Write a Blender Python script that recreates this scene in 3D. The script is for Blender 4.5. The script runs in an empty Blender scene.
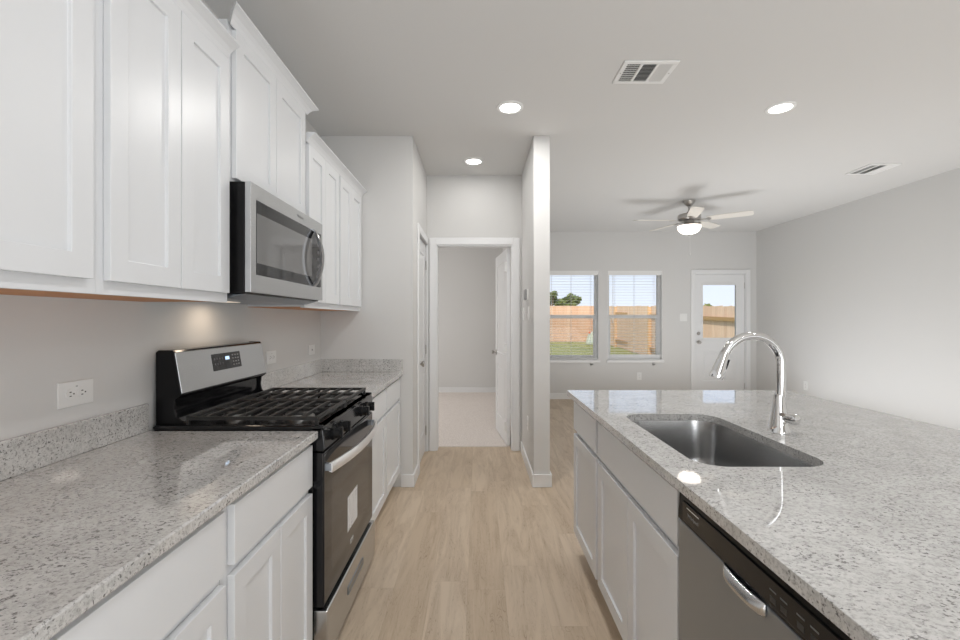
import bpy, bmesh, math, random
from mathutils import Vector, Matrix
random.seed(7)
S = bpy.context.scene
COL = S.collection
R = math.radians

# ------------------------------------------------------------------ camera
cam_d = bpy.data.cameras.new('camera')
cam_d.sensor_width = 36.0
cam_d.lens = 440.0 / 960.0 * 36.0
cam_d.shift_x = 2.0 / 960.0
cam_d.shift_y = -1.0 / 960.0
cam_d.clip_start = 0.02
cam_d.clip_end = 300
CAM_H = 1.312
cam = bpy.data.objects.new('camera', cam_d)
cam.location = (0, 0, CAM_H)
cam.rotation_euler = (R(90), 0, 0)
COL.objects.link(cam)
S.camera = cam

# ------------------------------------------------------------------ view + world + lights
S.view_settings.view_transform = 'Standard'
S.view_settings.look = 'None'
S.view_settings.gamma = 1.0
S.view_settings.use_curve_mapping = False
S.view_settings.exposure = 0.20
S.cycles.diffuse_bounces = 6
S.cycles.max_bounces = 14
S.cycles.transparent_max_bounces = 24
S.cycles.sample_clamp_indirect = 6.0
S.cycles.caustics_reflective = False
S.cycles.caustics_refractive = False

W = bpy.data.worlds.new('sky')
S.world = W
W.use_nodes = True
wn = W.node_tree.nodes; wl = W.node_tree.links
wn.clear()
wo = wn.new('ShaderNodeOutputWorld'); wb = wn.new('ShaderNodeBackground')
wt = wn.new('ShaderNodeTexCoord'); wsx = wn.new('ShaderNodeSeparateXYZ'); wr = wn.new('ShaderNodeValToRGB')
wr.color_ramp.elements[0].position = 0.0; wr.color_ramp.elements[0].color = (0.80, 0.87, 0.98, 1)
wr.color_ramp.elements[1].position = 0.6; wr.color_ramp.elements[1].color = (0.42, 0.60, 0.95, 1)
wl.new(wt.outputs['Generated'], wsx.inputs[0]); wl.new(wsx.outputs['Z'], wr.inputs['Fac'])
wl.new(wr.outputs['Color'], wb.inputs['Color']); wl.new(wb.outputs[0], wo.inputs[0])
wb.inputs['Strength'].default_value = 1.1

def lamp(name, kind, loc, energy, color=(1, 1, 1), rot=(0, 0, 0), **kw):
    d = bpy.data.lights.new(name, kind)
    d.energy = energy; d.color = color
    for k, v in kw.items():
        setattr(d, k, v)
    o = bpy.data.objects.new(name, d)
    o.location = loc; o.rotation_euler = rot
    COL.objects.link(o)
    return o

sun = lamp('sun', 'SUN', (0, 0, 30), 4.0, (1.0, 0.95, 0.86), angle=R(0.6))
sun.rotation_euler = Vector((0.34, 0.62, -0.72)).to_track_quat('-Z', 'Y').to_euler()
# added fill lamps out of view: from the rear, and aimed up at the ceiling
FILL_COL = (0.93, 0.965, 1.0)
lamp('rear_fill', 'AREA', (0.2, -4.2, 1.1), 20, FILL_COL, (R(90), 0, 0), shape='RECTANGLE', size=2.2, size_y=1.8)  # added fill; the rear wall has no window
lamp('uplight_fill', 'AREA', (1.9, -2.0, 0.5), 52, FILL_COL, (R(162), 0, 0), shape='RECTANGLE', size=4.2, size_y=3.0)  # added uplight behind the camera, brightens the ceiling
lamp('uplight_fill_side', 'AREA', (4.08, 1.8, 0.12), 8, FILL_COL, (R(180), 0, 0), shape='RECTANGLE', size=0.85, size_y=3.0)  # added uplight near the floor, out of frame on the right
lamp('uplight_fill_living', 'AREA', (3.0, 4.8, 0.10), 40, FILL_COL, (R(180), 0, 0), shape='RECTANGLE', size=2.6, size_y=2.8)  # unseen uplight added low behind the island to lift the living room
fill = lamp('kitchen_fill', 'AREA', (1.35, -1.5, 0.70), 23, FILL_COL, (0, 0, 0), shape='RECTANGLE', size=1.3, size_y=1.0)
fill.rotation_euler = Vector((-1.0, 1.15, -0.35)).to_track_quat('-Z', 'Y').to_euler()
fill2 = lamp('living_fill', 'AREA', (0.9, -1.6, 1.9), 28, FILL_COL, (0, 0, 0), shape='RECTANGLE', size=1.2, size_y=1.6)
fill2.rotation_euler = Vector((1.0, 0.8, 0.06)).to_track_quat('-Z', 'Y').to_euler()
lamp('bedroom_daylight', 'AREA', (-2.45, 6.3, 1.5), 29, (1.0, 0.98, 0.96), (R(90), 0, R(-90)), shape='RECTANGLE', size=1.6, size_y=1.5)
for x, y, e in ((0.30, 0.9, 6), (2.047, 0.9, 1.5), (0.30, -1.2, 3), (2.047, -1.2, 2)):
    lamp('downlight_fill', 'AREA', (x, y, 2.735), e, (0.98, 0.985, 1.0), (0, 0, 0), shape='DISK', size=0.14)  # unseen downlights added to brighten the kitchen

# ------------------------------------------------------------------ materials
MATS = {}
def nodes_of(name):
    m = bpy.data.materials.new(name); m.use_nodes = True
    nt = m.node_tree
    b = nt.nodes.get('Principled BSDF')
    MATS[name] = m
    return m, nt, b

def simple(name, col, rough=0.5, metal=0.0, coat=0.0, spec=0.5, bump=0.0, bscale=200.0, emit=None, estr=0.0, var=0.0, vscale=6.0):
    m, nt, b = nodes_of(name)
    b.inputs['Base Color'].default_value = (*col, 1)
    b.inputs['Roughness'].default_value = rough
    b.inputs['Metallic'].default_value = metal
    b.inputs['Coat Weight'].default_value = coat
    b.inputs['Specular IOR Level'].default_value = spec
    tc = nt.nodes.new('ShaderNodeTexCoord')
    if bump:
        n = nt.nodes.new('ShaderNodeTexNoise'); n.inputs['Scale'].default_value = bscale; n.inputs['Detail'].default_value = 3
        bp = nt.nodes.new('ShaderNodeBump'); bp.inputs['Strength'].default_value = bump; bp.inputs['Distance'].default_value = 0.002
        nt.links.new(tc.outputs['Object'], n.inputs['Vector'])
        nt.links.new(n.outputs['Fac'], bp.inputs['Height']); nt.links.new(bp.outputs[0], b.inputs['Normal'])
    if var:
        n = nt.nodes.new('ShaderNodeTexNoise'); n.inputs['Scale'].default_value = vscale; n.inputs['Detail'].default_value = 2
        mx = nt.nodes.new('ShaderNodeMix'); mx.data_type = 'RGBA'
        mx.inputs['A'].default_value = (*[c * (1 - var) for c in col], 1); mx.inputs['B'].default_value = (*[min(1, c * (1 + var)) for c in col], 1)
        nt.links.new(tc.outputs['Object'], n.inputs['Vector'])
        nt.links.new(n.outputs['Fac'], mx.inputs['Factor']); nt.links.new(mx.outputs['Result'], b.inputs['Base Color'])
    if emit:
        b.inputs['Emission Color'].default_value = (*emit, 1); b.inputs['Emission Strength'].default_value = estr
    return m

def mth(nt, op, a=None, b=None):
    n = nt.nodes.new('ShaderNodeMath'); n.operation = op
    for i, v in enumerate((a, b)):
        if v is None: continue
        if isinstance(v, (int, float)): n.inputs[i].default_value = v
        else: nt.links.new(v, n.inputs[i])
    return n.outputs[0]

def mixc(nt, fac, a, b):
    mx = nt.nodes.new('ShaderNodeMix'); mx.data_type = 'RGBA'
    for s, v in (('Factor', fac), ('A', a), ('B', b)):
        if isinstance(v, (int, float)): mx.inputs[s].default_value = v
        elif isinstance(v, tuple): mx.inputs[s].default_value = (*v, 1)
        else: nt.links.new(v, mx.inputs[s])
    return mx.outputs['Result']

def ramp(nt, fac, p0, p1):
    r = nt.nodes.new('ShaderNodeMapRange'); r.inputs['From Min'].default_value = p0; r.inputs['From Max'].default_value = p1
    nt.links.new(fac, r.inputs['Value'])
    return r.outputs[0]

def noise(nt, vec, scale, detail=3, rough=0.5, dist=0.0):
    n = nt.nodes.new('ShaderNodeTexNoise')
    n.inputs['Scale'].default_value = scale; n.inputs['Detail'].default_value = detail
    n.inputs['Roughness'].default_value = rough; n.inputs['Distortion'].default_value = dist
    nt.links.new(vec, n.inputs['Vector'])
    return n.outputs['Fac']

def mapped(nt, scale=(1, 1, 1), rot=(0, 0, 0)):
    tc = nt.nodes.new('ShaderNodeTexCoord'); mp = nt.nodes.new('ShaderNodeMapping')
    mp.inputs['Scale'].default_value = scale; mp.inputs['Rotation'].default_value = rot
    nt.links.new(tc.outputs['Object'], mp.inputs['Vector'])
    return mp.outputs[0]

PAINT = simple('wall_paint', (0.66, 0.655, 0.645), 0.85, bump=0.15, bscale=260)
CEIL = simple('ceiling_paint', (0.675, 0.67, 0.66), 0.9, bump=0.25, bscale=180)
TRIM = simple('white_trim_paint', (0.785, 0.79, 0.795), 0.4)
DOORW = simple('white_door_paint', (0.785, 0.79, 0.795), 0.38)
CAB = simple('white_cabinet_paint', (0.728, 0.740, 0.755), 0.33)
CABWOOD = simple('cabinet_underside_wood', (0.60, 0.27, 0.105), 0.55, var=0.15, vscale=12)
KICK = simple('cabinet_toe_kick', (0.72, 0.71, 0.70), 0.5)
BLACK = simple('black_enamel', (0.007, 0.007, 0.008), 0.14, spec=0.4)
BLACKM = simple('black_plastic', (0.007, 0.007, 0.0075), 0.22, spec=0.22)
IRON = simple('cast_iron', (0.022, 0.021, 0.020), 0.42, bump=0.3, bscale=500)
BURN = simple('burner_aluminium', (0.5, 0.49, 0.47), 0.35, metal=1.0)
BGLASS = simple('black_glass', (0.018, 0.019, 0.021), 0.05, spec=0.5)
CHROME = simple('chrome', (0.74, 0.74, 0.74), 0.045, metal=1.0)
NICKEL = simple('brushed_nickel', (0.50, 0.48, 0.46), 0.28, metal=1.0)
PLATE = simple('white_plastic', (0.80, 0.80, 0.79), 0.35)
SLOT = simple('dark_slot', (0.05, 0.05, 0.05), 0.6)
GREY = simple('grey_plastic', (0.30, 0.30, 0.30), 0.4)
PRINT = simple('grey_print', (0.32, 0.32, 0.32), 0.5)
FAINT = simple('faint_print', (0.13, 0.13, 0.13), 0.5)
PRINTD = simple('dark_grey_print', (0.10, 0.10, 0.11), 0.5)
BADGE = simple('silver_badge', (0.75, 0.75, 0.75), 0.3, metal=0.6)
BLADE = simple('fan_blade_white', (0.74, 0.71, 0.66), 0.45)
VENTW = simple('vent_white', (0.82, 0.82, 0.81), 0.4)
VENTD = simple('vent_duct_shade', (0.06, 0.058, 0.056), 0.8)
LENS = simple('light_lens', (0.9, 0.9, 0.9), 0.4, emit=(1.0, 0.98, 0.95), estr=7.0)
BOWL = simple('frosted_bowl', (0.9, 0.88, 0.84), 0.35, emit=(1.0, 0.88, 0.78), estr=2.4)
TASK = simple('task_light_lens', (0.9, 0.85, 0.8), 0.4, emit=(1.0, 0.82, 0.62), estr=0.5)
SILL = simple('white_marble_sill', (0.80, 0.80, 0.80), 0.2)
VINYL = simple('white_vinyl', (0.88, 0.88, 0.88), 0.35)
BLIND = simple('blind_slat_white', (0.80, 0.80, 0.79), 0.4)
CORD = simple('blind_cord', (0.62, 0.62, 0.62), 0.7)
RED = simple('orange_red_plastic', (0.8, 0.12, 0.03), 0.5)
UTIL = simple('pale_green_plastic', (0.62, 0.70, 0.58), 0.5)
BARK = simple('bark', (0.16, 0.11, 0.07), 0.9, bump=0.5, bscale=30)
DISPLAY = simple('display_digits', (0.3, 0.4, 0.6), 0.4, emit=(0.55, 0.75, 1.0), estr=1.0)
RUBBER = simple('rubber', (0.02, 0.02, 0.02), 0.7)

def steel(name, col, rough, axis):
    m, nt, b = nodes_of(name)
    b.inputs['Metallic'].default_value = 1.0
    b.inputs['Base Color'].default_value = (*col, 1)
    b.inputs['Roughness'].default_value = rough
    b.inputs['Anisotropic'].default_value = 0.35
    return m
def ramp2(nt, fac, lo, hi):
    r = nt.nodes.new('ShaderNodeMapRange'); r.inputs['From Min'].default_value = 0.3; r.inputs['From Max'].default_value = 0.7
    r.inputs['To Min'].default_value = lo; r.inputs['To Max'].default_value = hi
    nt.links.new(fac, r.inputs['Value']); return r.outputs[0]
STEEL = steel('stainless_steel', (0.58, 0.59, 0.60), 0.27, 'y')
STEELD = steel('stainless_dark', (0.35, 0.385, 0.43), 0.32, 'y')
SINKS = steel('sink_steel', (0.42, 0.42, 0.42), 0.25, 'y')

def granite():
    m, nt, b = nodes_of('granite')
    v = mapped(nt, (0.78, 1.0, 1.0), (0, 0, R(10)))
    cloud = ramp(nt, noise(nt, v, 11, 3), 0.35, 0.68)
    base = mixc(nt, cloud, (0.63, 0.622, 0.608), (0.52, 0.51, 0.495))
    mid = ramp(nt, noise(nt, v, 115, 4, 0.75), 0.47, 0.62)
    base = mixc(nt, mth(nt, 'MULTIPLY', mid, 0.6), base, (0.31, 0.302, 0.29))
    lightp = ramp(nt, noise(nt, v, 95, 3, 0.6, 0.4), 0.55, 0.68)
    base = mixc(nt, mth(nt, 'MULTIPLY', lightp, 0.5), base, (0.68, 0.665, 0.645))
    clus = ramp(nt, noise(nt, v, 16, 2), 0.38, 0.62)
    fl = ramp(nt, noise(nt, v, 160, 3, 0.65), 0.555, 0.635)
    flk = mth(nt, 'MULTIPLY', fl, mth(nt, 'ADD', mth(nt, 'MULTIPLY', clus, 0.65), 0.32))
    base = mixc(nt, flk, base, (0.085, 0.08, 0.076))
    vo = nt.nodes.new('ShaderNodeTexVoronoi'); vo.inputs['Scale'].default_value = 150
    dv = nt.nodes.new('ShaderNodeTexNoise'); dv.inputs['Scale'].default_value = 130
    nt.links.new(v, dv.inputs['Vector'])
    vm = nt.nodes.new('ShaderNodeVectorMath'); vm.operation = 'MULTIPLY_ADD'
    vm.inputs[1].default_value = (0.012, 0.012, 0.012)
    nt.links.new(dv.outputs['Color'], vm.inputs[0]); nt.links.new(v, vm.inputs[2])
    nt.links.new(vm.outputs[0], vo.inputs['Vector'])
    sep = nt.nodes.new('ShaderNodeSeparateColor'); nt.links.new(vo.outputs['Color'], sep.inputs[0])
    pick = mth(nt, 'GREATER_THAN', sep.outputs[0], 0.955)
    near = mth(nt, 'LESS_THAN', vo.outputs['Distance'], 0.36)
    base = mixc(nt, mth(nt, 'MULTIPLY', mth(nt, 'MULTIPLY', pick, near), 0.75), base, (0.07, 0.064, 0.06))
    nt.links.new(base, b.inputs['Base Color'])
    b.inputs['Roughness'].default_value = 0.035
    b.inputs['IOR'].default_value = 1.55
    b.inputs['Coat Weight'].default_value = 0.5
    b.inputs['Coat Roughness'].default_value = 0.02
    return m
GRAN = granite()

def lvp():
    m, nt, b = nodes_of('oak_plank_floor')
    tc = nt.nodes.new('ShaderNodeTexCoord'); sp = nt.nodes.new('ShaderNodeSeparateXYZ')
    nt.links.new(tc.outputs['Object'], sp.inputs[0])
    xr = mth(nt, 'DIVIDE', mth(nt, 'ADD', sp.outputs['X'], 0.05), 0.18)
    row = mth(nt, 'FLOOR', xr)
    w1 = nt.nodes.new('ShaderNodeTexWhiteNoise'); w1.noise_dimensions = '1D'; nt.links.new(row, w1.inputs['W'])
    yr = mth(nt, 'ADD', mth(nt, 'DIVIDE', sp.outputs['Y'], 1.22), mth(nt, 'MULTIPLY', w1.outputs['Value'], 7.3))
    colm = mth(nt, 'FLOOR', yr)
    w2 = nt.nodes.new('ShaderNodeTexWhiteNoise'); w2.noise_dimensions = '2D'
    wc = nt.nodes.new('ShaderNodeCombineXYZ'); nt.links.new(row, wc.inputs['X']); nt.links.new(colm, wc.inputs['Y']); nt.links.new(wc.outputs[0], w2.inputs['Vector'])
    tone0 = w2.outputs['Value']
    def edge(v, width):
        f = mth(nt, 'FRACT', v)
        d = mth(nt, 'MINIMUM', f, mth(nt, 'SUBTRACT', 1.0, f))
        return mth(nt, 'LESS_THAN', d, width)
    seam = mth(nt, 'MAXIMUM', edge(xr, 0.0045), edge(yr, 0.0007))
    # grain coordinates, shifted per plank
    sh = mth(nt, 'MULTIPLY', tone0, 37.0)
    gx = mth(nt, 'MULTIPLY', sp.outputs['X'], 9.0); gy = mth(nt, 'ADD', mth(nt, 'MULTIPLY', sp.outputs['Y'], 1.1), sh)
    gc = nt.nodes.new('ShaderNodeCombineXYZ'); nt.links.new(gx, gc.inputs['X']); nt.links.new(gy, gc.inputs['Y']); nt.links.new(sh, gc.inputs['Z'])
    g1 = ramp(nt, noise(nt, gc.outputs[0], 1.6, 4, 0.6, 1.2), 0.40, 0.66)
    fx = mth(nt, 'MULTIPLY', sp.outputs['X'], 60.0); fy = mth(nt, 'ADD', mth(nt, 'MULTIPLY', sp.outputs['Y'], 2.5), sh)
    fc = nt.nodes.new('ShaderNodeCombineXYZ'); nt.links.new(fx, fc.inputs['X']); nt.links.new(fy, fc.inputs['Y'])
    g2 = ramp(nt, noise(nt, fc.outputs[0], 2.0, 3, 0.6), 0.35, 0.75)
    # dark cathedral veins
    wv = noise(nt, gc.outputs[0], 2.2, 2, 0.5, 2.5)
    vein = ramp(nt, mth(nt, 'ABSOLUTE', mth(nt, 'SUBTRACT', mth(nt, 'FRACT', mth(nt, 'MULTIPLY', wv, 9.0)), 0.5)), 0.40, 0.50)
    base = mixc(nt, tone0, (0.56, 0.445, 0.325), (0.665, 0.55, 0.425))
    base = mixc(nt, mth(nt, 'MULTIPLY', g1, 0.60), base, (0.41, 0.305, 0.205))
    base = mixc(nt, mth(nt, 'MULTIPLY', g2, 0.35), base, (0.63, 0.52, 0.405))
    base = mixc(nt, mth(nt, 'MULTIPLY', mth(nt, 'MULTIPLY', vein, g1), 0.75), base, (0.24, 0.165, 0.105))
    base = mixc(nt, mth(nt, 'MULTIPLY', seam, 0.30), base, (0.30, 0.22, 0.15))
    nt.links.new(base, b.inputs['Base Color'])
    b.inputs['Roughness'].default_value = 0.42
    b.inputs['Specular IOR Level'].default_value = 0.35
    return m
LVP = lvp()

def carpet():
    m, nt, b = nodes_of('beige_carpet')
    v = mapped(nt)
    f = noise(nt, v, 110, 3, 0.7)
    nt.links.new(mixc(nt, ramp(nt, f, 0.3, 0.7), (0.62, 0.55, 0.51), (0.95, 0.89, 0.84)), b.inputs['Base Color'])
    b.inputs['Roughness'].default_value = 1.0; b.inputs['Specular IOR Level'].default_value = 0.1
    bp = nt.nodes.new('ShaderNodeBump'); bp.inputs['Strength'].default_value = 0.8; bp.inputs['Distance'].default_value = 0.01
    nt.links.new(f, bp.inputs['Height']); nt.links.new(bp.outputs[0], b.inputs['Normal'])
    return m
CARPET = carpet()

def grass():
    m, nt, b = nodes_of('lawn_grass')
    v = mapped(nt)
    f = ramp(nt, noise(nt, v, 1.2, 5, 0.7), 0.35, 0.65)
    c = mixc(nt, f, (0.23, 0.25, 0.05), (0.42, 0.38, 0.11))
    g = noise(nt, v, 40, 3, 0.7)
    nt.links.new(mixc(nt, mth(nt, 'MULTIPLY', ramp(nt, g, 0.4, 0.7), 0.5), c, (0.13, 0.20, 0.04)), b.inputs['Base Color'])
    b.inputs['Roughness'].default_value = 0.9
    return m
GRASS = grass()

def pickets(name, axis, c1, c2):
    m, nt, b = nodes_of(name)
    tc = nt.nodes.new('ShaderNodeTexCoord'); sp = nt.nodes.new('ShaderNodeSeparateXYZ'); nt.links.new(tc.outputs['Object'], sp.inputs[0])
    k = mth(nt, 'FLOOR', mth(nt, 'DIVIDE', sp.outputs[axis], 0.142))
    wn_ = nt.nodes.new('ShaderNodeTexWhiteNoise'); wn_.noise_dimensions = '1D'; nt.links.new(k, wn_.inputs['W'])
    v = mapped(nt, (14, 14, 1.2))
    c = mixc(nt, wn_.outputs['Value'], c1, c2)
    g = ramp(nt, noise(nt, v, 2.0, 4, 0.6, 0.5), 0.4, 0.7)
    nt.links.new(mixc(nt, mth(nt, 'MULTIPLY', g, 0.3), c, tuple(x * 0.6 for x in c1)), b.inputs['Base Color'])
    b.inputs['Roughness'].default_value = 0.8
    return m
FENCE_X = pickets('cedar_pickets_back', 'X', (0.72, 0.43, 0.27), (0.86, 0.60, 0.42))
FENCE_Y = pickets('cedar_pickets_side', 'Y', (0.70, 0.47, 0.32), (0.82, 0.60, 0.43))
FPOST = simple('pine_post', (0.72, 0.46, 0.24), 0.8, var=0.12, vscale=5)
FRAIL = simple('pine_rail', (0.42, 0.25, 0.10), 0.8, var=0.15, vscale=5)

def leafm(name, a, c):
    m, nt, b = nodes_of(name)
    f = noise(nt, mapped(nt), 3.0, 3)
    nt.links.new(mixc(nt, ramp(nt, f, 0.35, 0.65), a, c), b.inputs['Base Color'])
    b.inputs['Roughness'].default_value = 0.7
    return m
LEAF = leafm('leaves', (0.10, 0.16, 0.035), (0.26, 0.27, 0.07))

def glassm(name, tint=1.0):
    m, nt, b = nodes_of(name)
    nt.nodes.remove(b)
    out = nt.nodes.get('Material Output')
    tr = nt.nodes.new('ShaderNodeBsdfTransparent'); tr.inputs[0].default_value = (tint, tint, tint, 1)
    gl = nt.nodes.new('ShaderNodeBsdfGlossy'); gl.inputs['Roughness'].default_value = 0.02
    fr = nt.nodes.new('ShaderNodeFresnel'); fr.inputs['IOR'].default_value = 1.45
    mx = nt.nodes.new('ShaderNodeMixShader')
    nt.links.new(fr.outputs[0], mx.inputs[0]); nt.links.new(tr.outputs[0], mx.inputs[1]); nt.links.new(gl.outputs[0], mx.inputs[2])
    nt.links.new(mx.outputs[0], out.inputs['Surface'])
    return m
GLASS = glassm('window_glass', 0.97)
CLEAR = glassm('clear_plastic', 0.8)
def screenm():
    m, nt, b = nodes_of('insect_screen_mesh')
    out = nt.nodes.get('Material Output')
    b.inputs['Base Color'].default_value = (0.10, 0.10, 0.10, 1); b.inputs['Roughness'].default_value = 0.8
    tr = nt.nodes.new('ShaderNodeBsdfTransparent'); mx = nt.nodes.new('ShaderNodeMixShader'); mx.inputs[0].default_value = 0.16
    nt.links.new(tr.outputs[0], mx.inputs[1]); nt.links.new(b.outputs[0], mx.inputs[2]); nt.links.new(mx.outputs[0], out.inputs['Surface'])
    return m
SCREEN = screenm()

def paperm():
    m, nt, b = nodes_of('printed_paper')
    tc = nt.nodes.new('ShaderNodeTexCoord'); sp = nt.nodes.new('ShaderNodeSeparateXYZ'); nt.links.new(tc.outputs['Object'], sp.inputs[0])
    fr = mth(nt, 'FRACT', mth(nt, 'MULTIPLY', sp.outputs['Z'], 70.0))
    ln = mth(nt, 'GREATER_THAN', fr, 0.62)
    n = ramp(nt, noise(nt, mapped(nt, (1, 1, 0.2)), 150, 2), 0.42, 0.55)
    nt.links.new(mixc(nt, mth(nt, 'MULTIPLY', mth(nt, 'MULTIPLY', ln, n), 0.75), (0.80, 0.80, 0.79), (0.2, 0.2, 0.2)), b.inputs['Base Color'])
    b.inputs['Roughness'].default_value = 0.6
    return m
PAPER = paperm()

# ------------------------------------------------------------------ mesh helpers
class MB:
    def __init__(self):
        self.bm = bmesh.new(); self.smooth = False
    def quadbox(self, P):
        v = [self.bm.verts.new(p) for p in P]
        for f in ((0, 1, 2, 3), (7, 6, 5, 4), (0, 4, 5, 1), (1, 5, 6, 2), (2, 6, 7, 3), (3, 7, 4, 0)):
            self.bm.faces.new([v[i] for i in f])
        return self
    def box(self, x0, x1, y0, y1, z0, z1):
        if x0 > x1: x0, x1 = x1, x0
        if y0 > y1: y0, y1 = y1, y0
        if z0 > z1: z0, z1 = z1, z0
        return self.quadbox([(x0, y0, z0), (x0, y1, z0), (x1, y1, z0), (x1, y0, z0), (x0, y0, z1), (x0, y1, z1), (x1, y1, z1), (x1, y0, z1)])
    def prism(self, pts, axis, a, b):
        """polygon pts (2D) extruded along axis ('x': pts=(y,z); 'y': pts=(x,z); 'z': pts=(x,y))"""
        def P(p, t):
            return {'x': (t, p[0], p[1]), 'y': (p[0], t, p[1]), 'z': (p[0], p[1], t)}[axis]
        A = [self.bm.verts.new(P(p, a)) for p in pts]; B = [self.bm.verts.new(P(p, b)) for p in pts]
        n = len(pts)
        self.bm.faces.new(A); self.bm.faces.new(B[::-1])
        for i in range(n):
            self.bm.faces.new([A[i], B[i], B[(i + 1) % n], A[(i + 1) % n]])
        return self
    def lathe(self, prof, origin=(0, 0, 0), axis=(0, 0, 1), n=32, cap=True):
        ax = Vector(axis).normalized(); q = ax.to_track_quat('Z', 'Y'); o = Vector(origin)
        rings = []
        for r, h in prof:
            if r < 1e-6:
                rings.append([self.bm.verts.new(o + q @ Vector((0, 0, h)))])
            else:
                rings.append([self.bm.verts.new(o + q @ Vector((r * math.cos(2 * math.pi * i / n), r * math.sin(2 * math.pi * i / n), h))) for i in range(n)])
        for a, b in zip(rings, rings[1:]):
            for i in range(n):
                j = (i + 1) % n
                if len(a) == 1 and len(b) == 1: continue
                if len(a) == 1: self.bm.faces.new([a[0], b[i], b[j]])
                elif len(b) == 1: self.bm.faces.new([a[i], a[j], b[0]])
                else: self.bm.faces.new([a[i], a[j], b[j], b[i]])
        if cap:
            if len(rings[0]) > 1: self.bm.faces.new(rings[0][::-1])
            if len(rings[-1]) > 1: self.bm.faces.new(rings[-1])
        self.smooth = True
        return self
    def tube(self, pts, rad, n=16, sx=1.0, up=(0, 0, 1)):
        P = [Vector(p) for p in pts]; m = len(P)
        rs = rad if isinstance(rad, (list, tuple)) else [rad] * m
        rings = []
        for i in range(m):
            t = (P[min(i + 1, m - 1)] - P[max(i - 1, 0)]).normalized()
            u = Vector(up)
            if abs(t.dot(u)) > 0.98: u = Vector((1, 0, 0)) if abs(t.x) < 0.9 else Vector((0, 1, 0))
            s = t.cross(u).normalized(); w = s.cross(t).normalized()
            rings.append([self.bm.verts.new(P[i] + s * (rs[i] * sx * math.cos(2 * math.pi * k / n)) + w * (rs[i] * math.sin(2 * math.pi * k / n))) for k in range(n)])
        for a, b in zip(rings, rings[1:]):
            for k in range(n):
                self.bm.faces.new([a[k], a[(k + 1) % n], b[(k + 1) % n], b[k]])
        self.bm.faces.new(rings[0][::-1]); self.bm.faces.new(rings[-1])
        self.smooth = True
        return self
    def bar(self, p0, p1, w, h, up=(0, 0, 1)):
        p0 = Vector(p0); p1 = Vector(p1); t = (p1 - p0).normalized(); u = Vector(up)
        s = t.cross(u).normalized() * (w / 2); v = s.cross(t).normalized() * (h / 2)
        return self.quadbox([p0 - s - v, p1 - s - v, p1 + s - v, p0 + s - v, p0 - s + v, p1 - s + v, p1 + s + v, p0 + s + v])
    def slab(self, O, U, V, Wn, us, vs, holes, t, recess, back=True, through=()):
        """panelled board: origin O (front face), axes U,V, outward normal Wn; cells in holes are recessed, in through are open"""
        O, U, V, Wn = Vector(O), Vector(U), Vector(V), Vector(Wn)
        bm = self.bm
        nu, nv = len(us) - 1, len(vs) - 1
        def P(u, v, w): return O + U * u + V * v + Wn * w
        def q(*p): bm.faces.new([bm.verts.new(x) for x in p])
        for front in (True, False):
            def dep(i, j):
                if not (0 <= i < nu and 0 <= j < nv): return None
                if (i, j) in through: return 'T'
                r = recess if ((i, j) in holes and (front or back)) else 0.0
                return -r if front else -t + r
            mid = -t / 2
            outer = 0.0 if front else -t
            for i in range(nu):
                for j in range(nv):
                    d = dep(i, j)
                    u0, u1, v0, v1 = us[i], us[i + 1], vs[j], vs[j + 1]
                    if d != 'T': q(P(u0, v0, d), P(u1, v0, d), P(u1, v1, d), P(u0, v1, d))
                    for (di, dj, a, b_) in ((1, 0, (u1, v0), (u1, v1)), (0, 1, (u0, v1), (u1, v1)), (-1, 0, (u0, v0), (u0, v1)), (0, -1, (u0, v0), (u1, v0))):
                        e = dep(i + di, j + dj)
                        if d == 'T': continue
                        if e is None or e == 'T':
                            q(P(*a, d), P(*b_, d), P(*b_, mid), P(*a, mid))
                        elif (di, dj) in ((1, 0), (0, 1)) and abs(e - d) > 1e-7:
                            q(P(*a, d), P(*b_, d), P(*b_, e), P(*a, e))
        return self
    def build(self, name, mat, parent=None, bevel=0.0, seg=2, smooth=None, local=False, angle=35):
        bm = self.bm
        bmesh.ops.remove_doubles(bm, verts=bm.verts, dist=1e-5)
        bmesh.ops.recalc_face_normals(bm, faces=bm.faces)
        sm = self.smooth if smooth is None else smooth
        me = bpy.data.meshes.new(name)
        for f in bm.faces: f.smooth = sm
        bm.to_mesh(me); bm.free()
        o = bpy.data.objects.new(name, me)
        me.materials.append(mat)
        if sm: me.set_sharp_from_angle(angle=R(angle))
        COL.objects.link(o)
        if parent is not None:
            o.parent = parent
            if not local:
                off = world_loc(parent)
                me.transform(Matrix.Translation(-off))
        if bevel:
            b = o.modifiers.new('bevel', 'BEVEL'); b.width = bevel; b.segments = seg; b.limit_method = 'ANGLE'; b.angle_limit = R(50)
        return o

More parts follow.
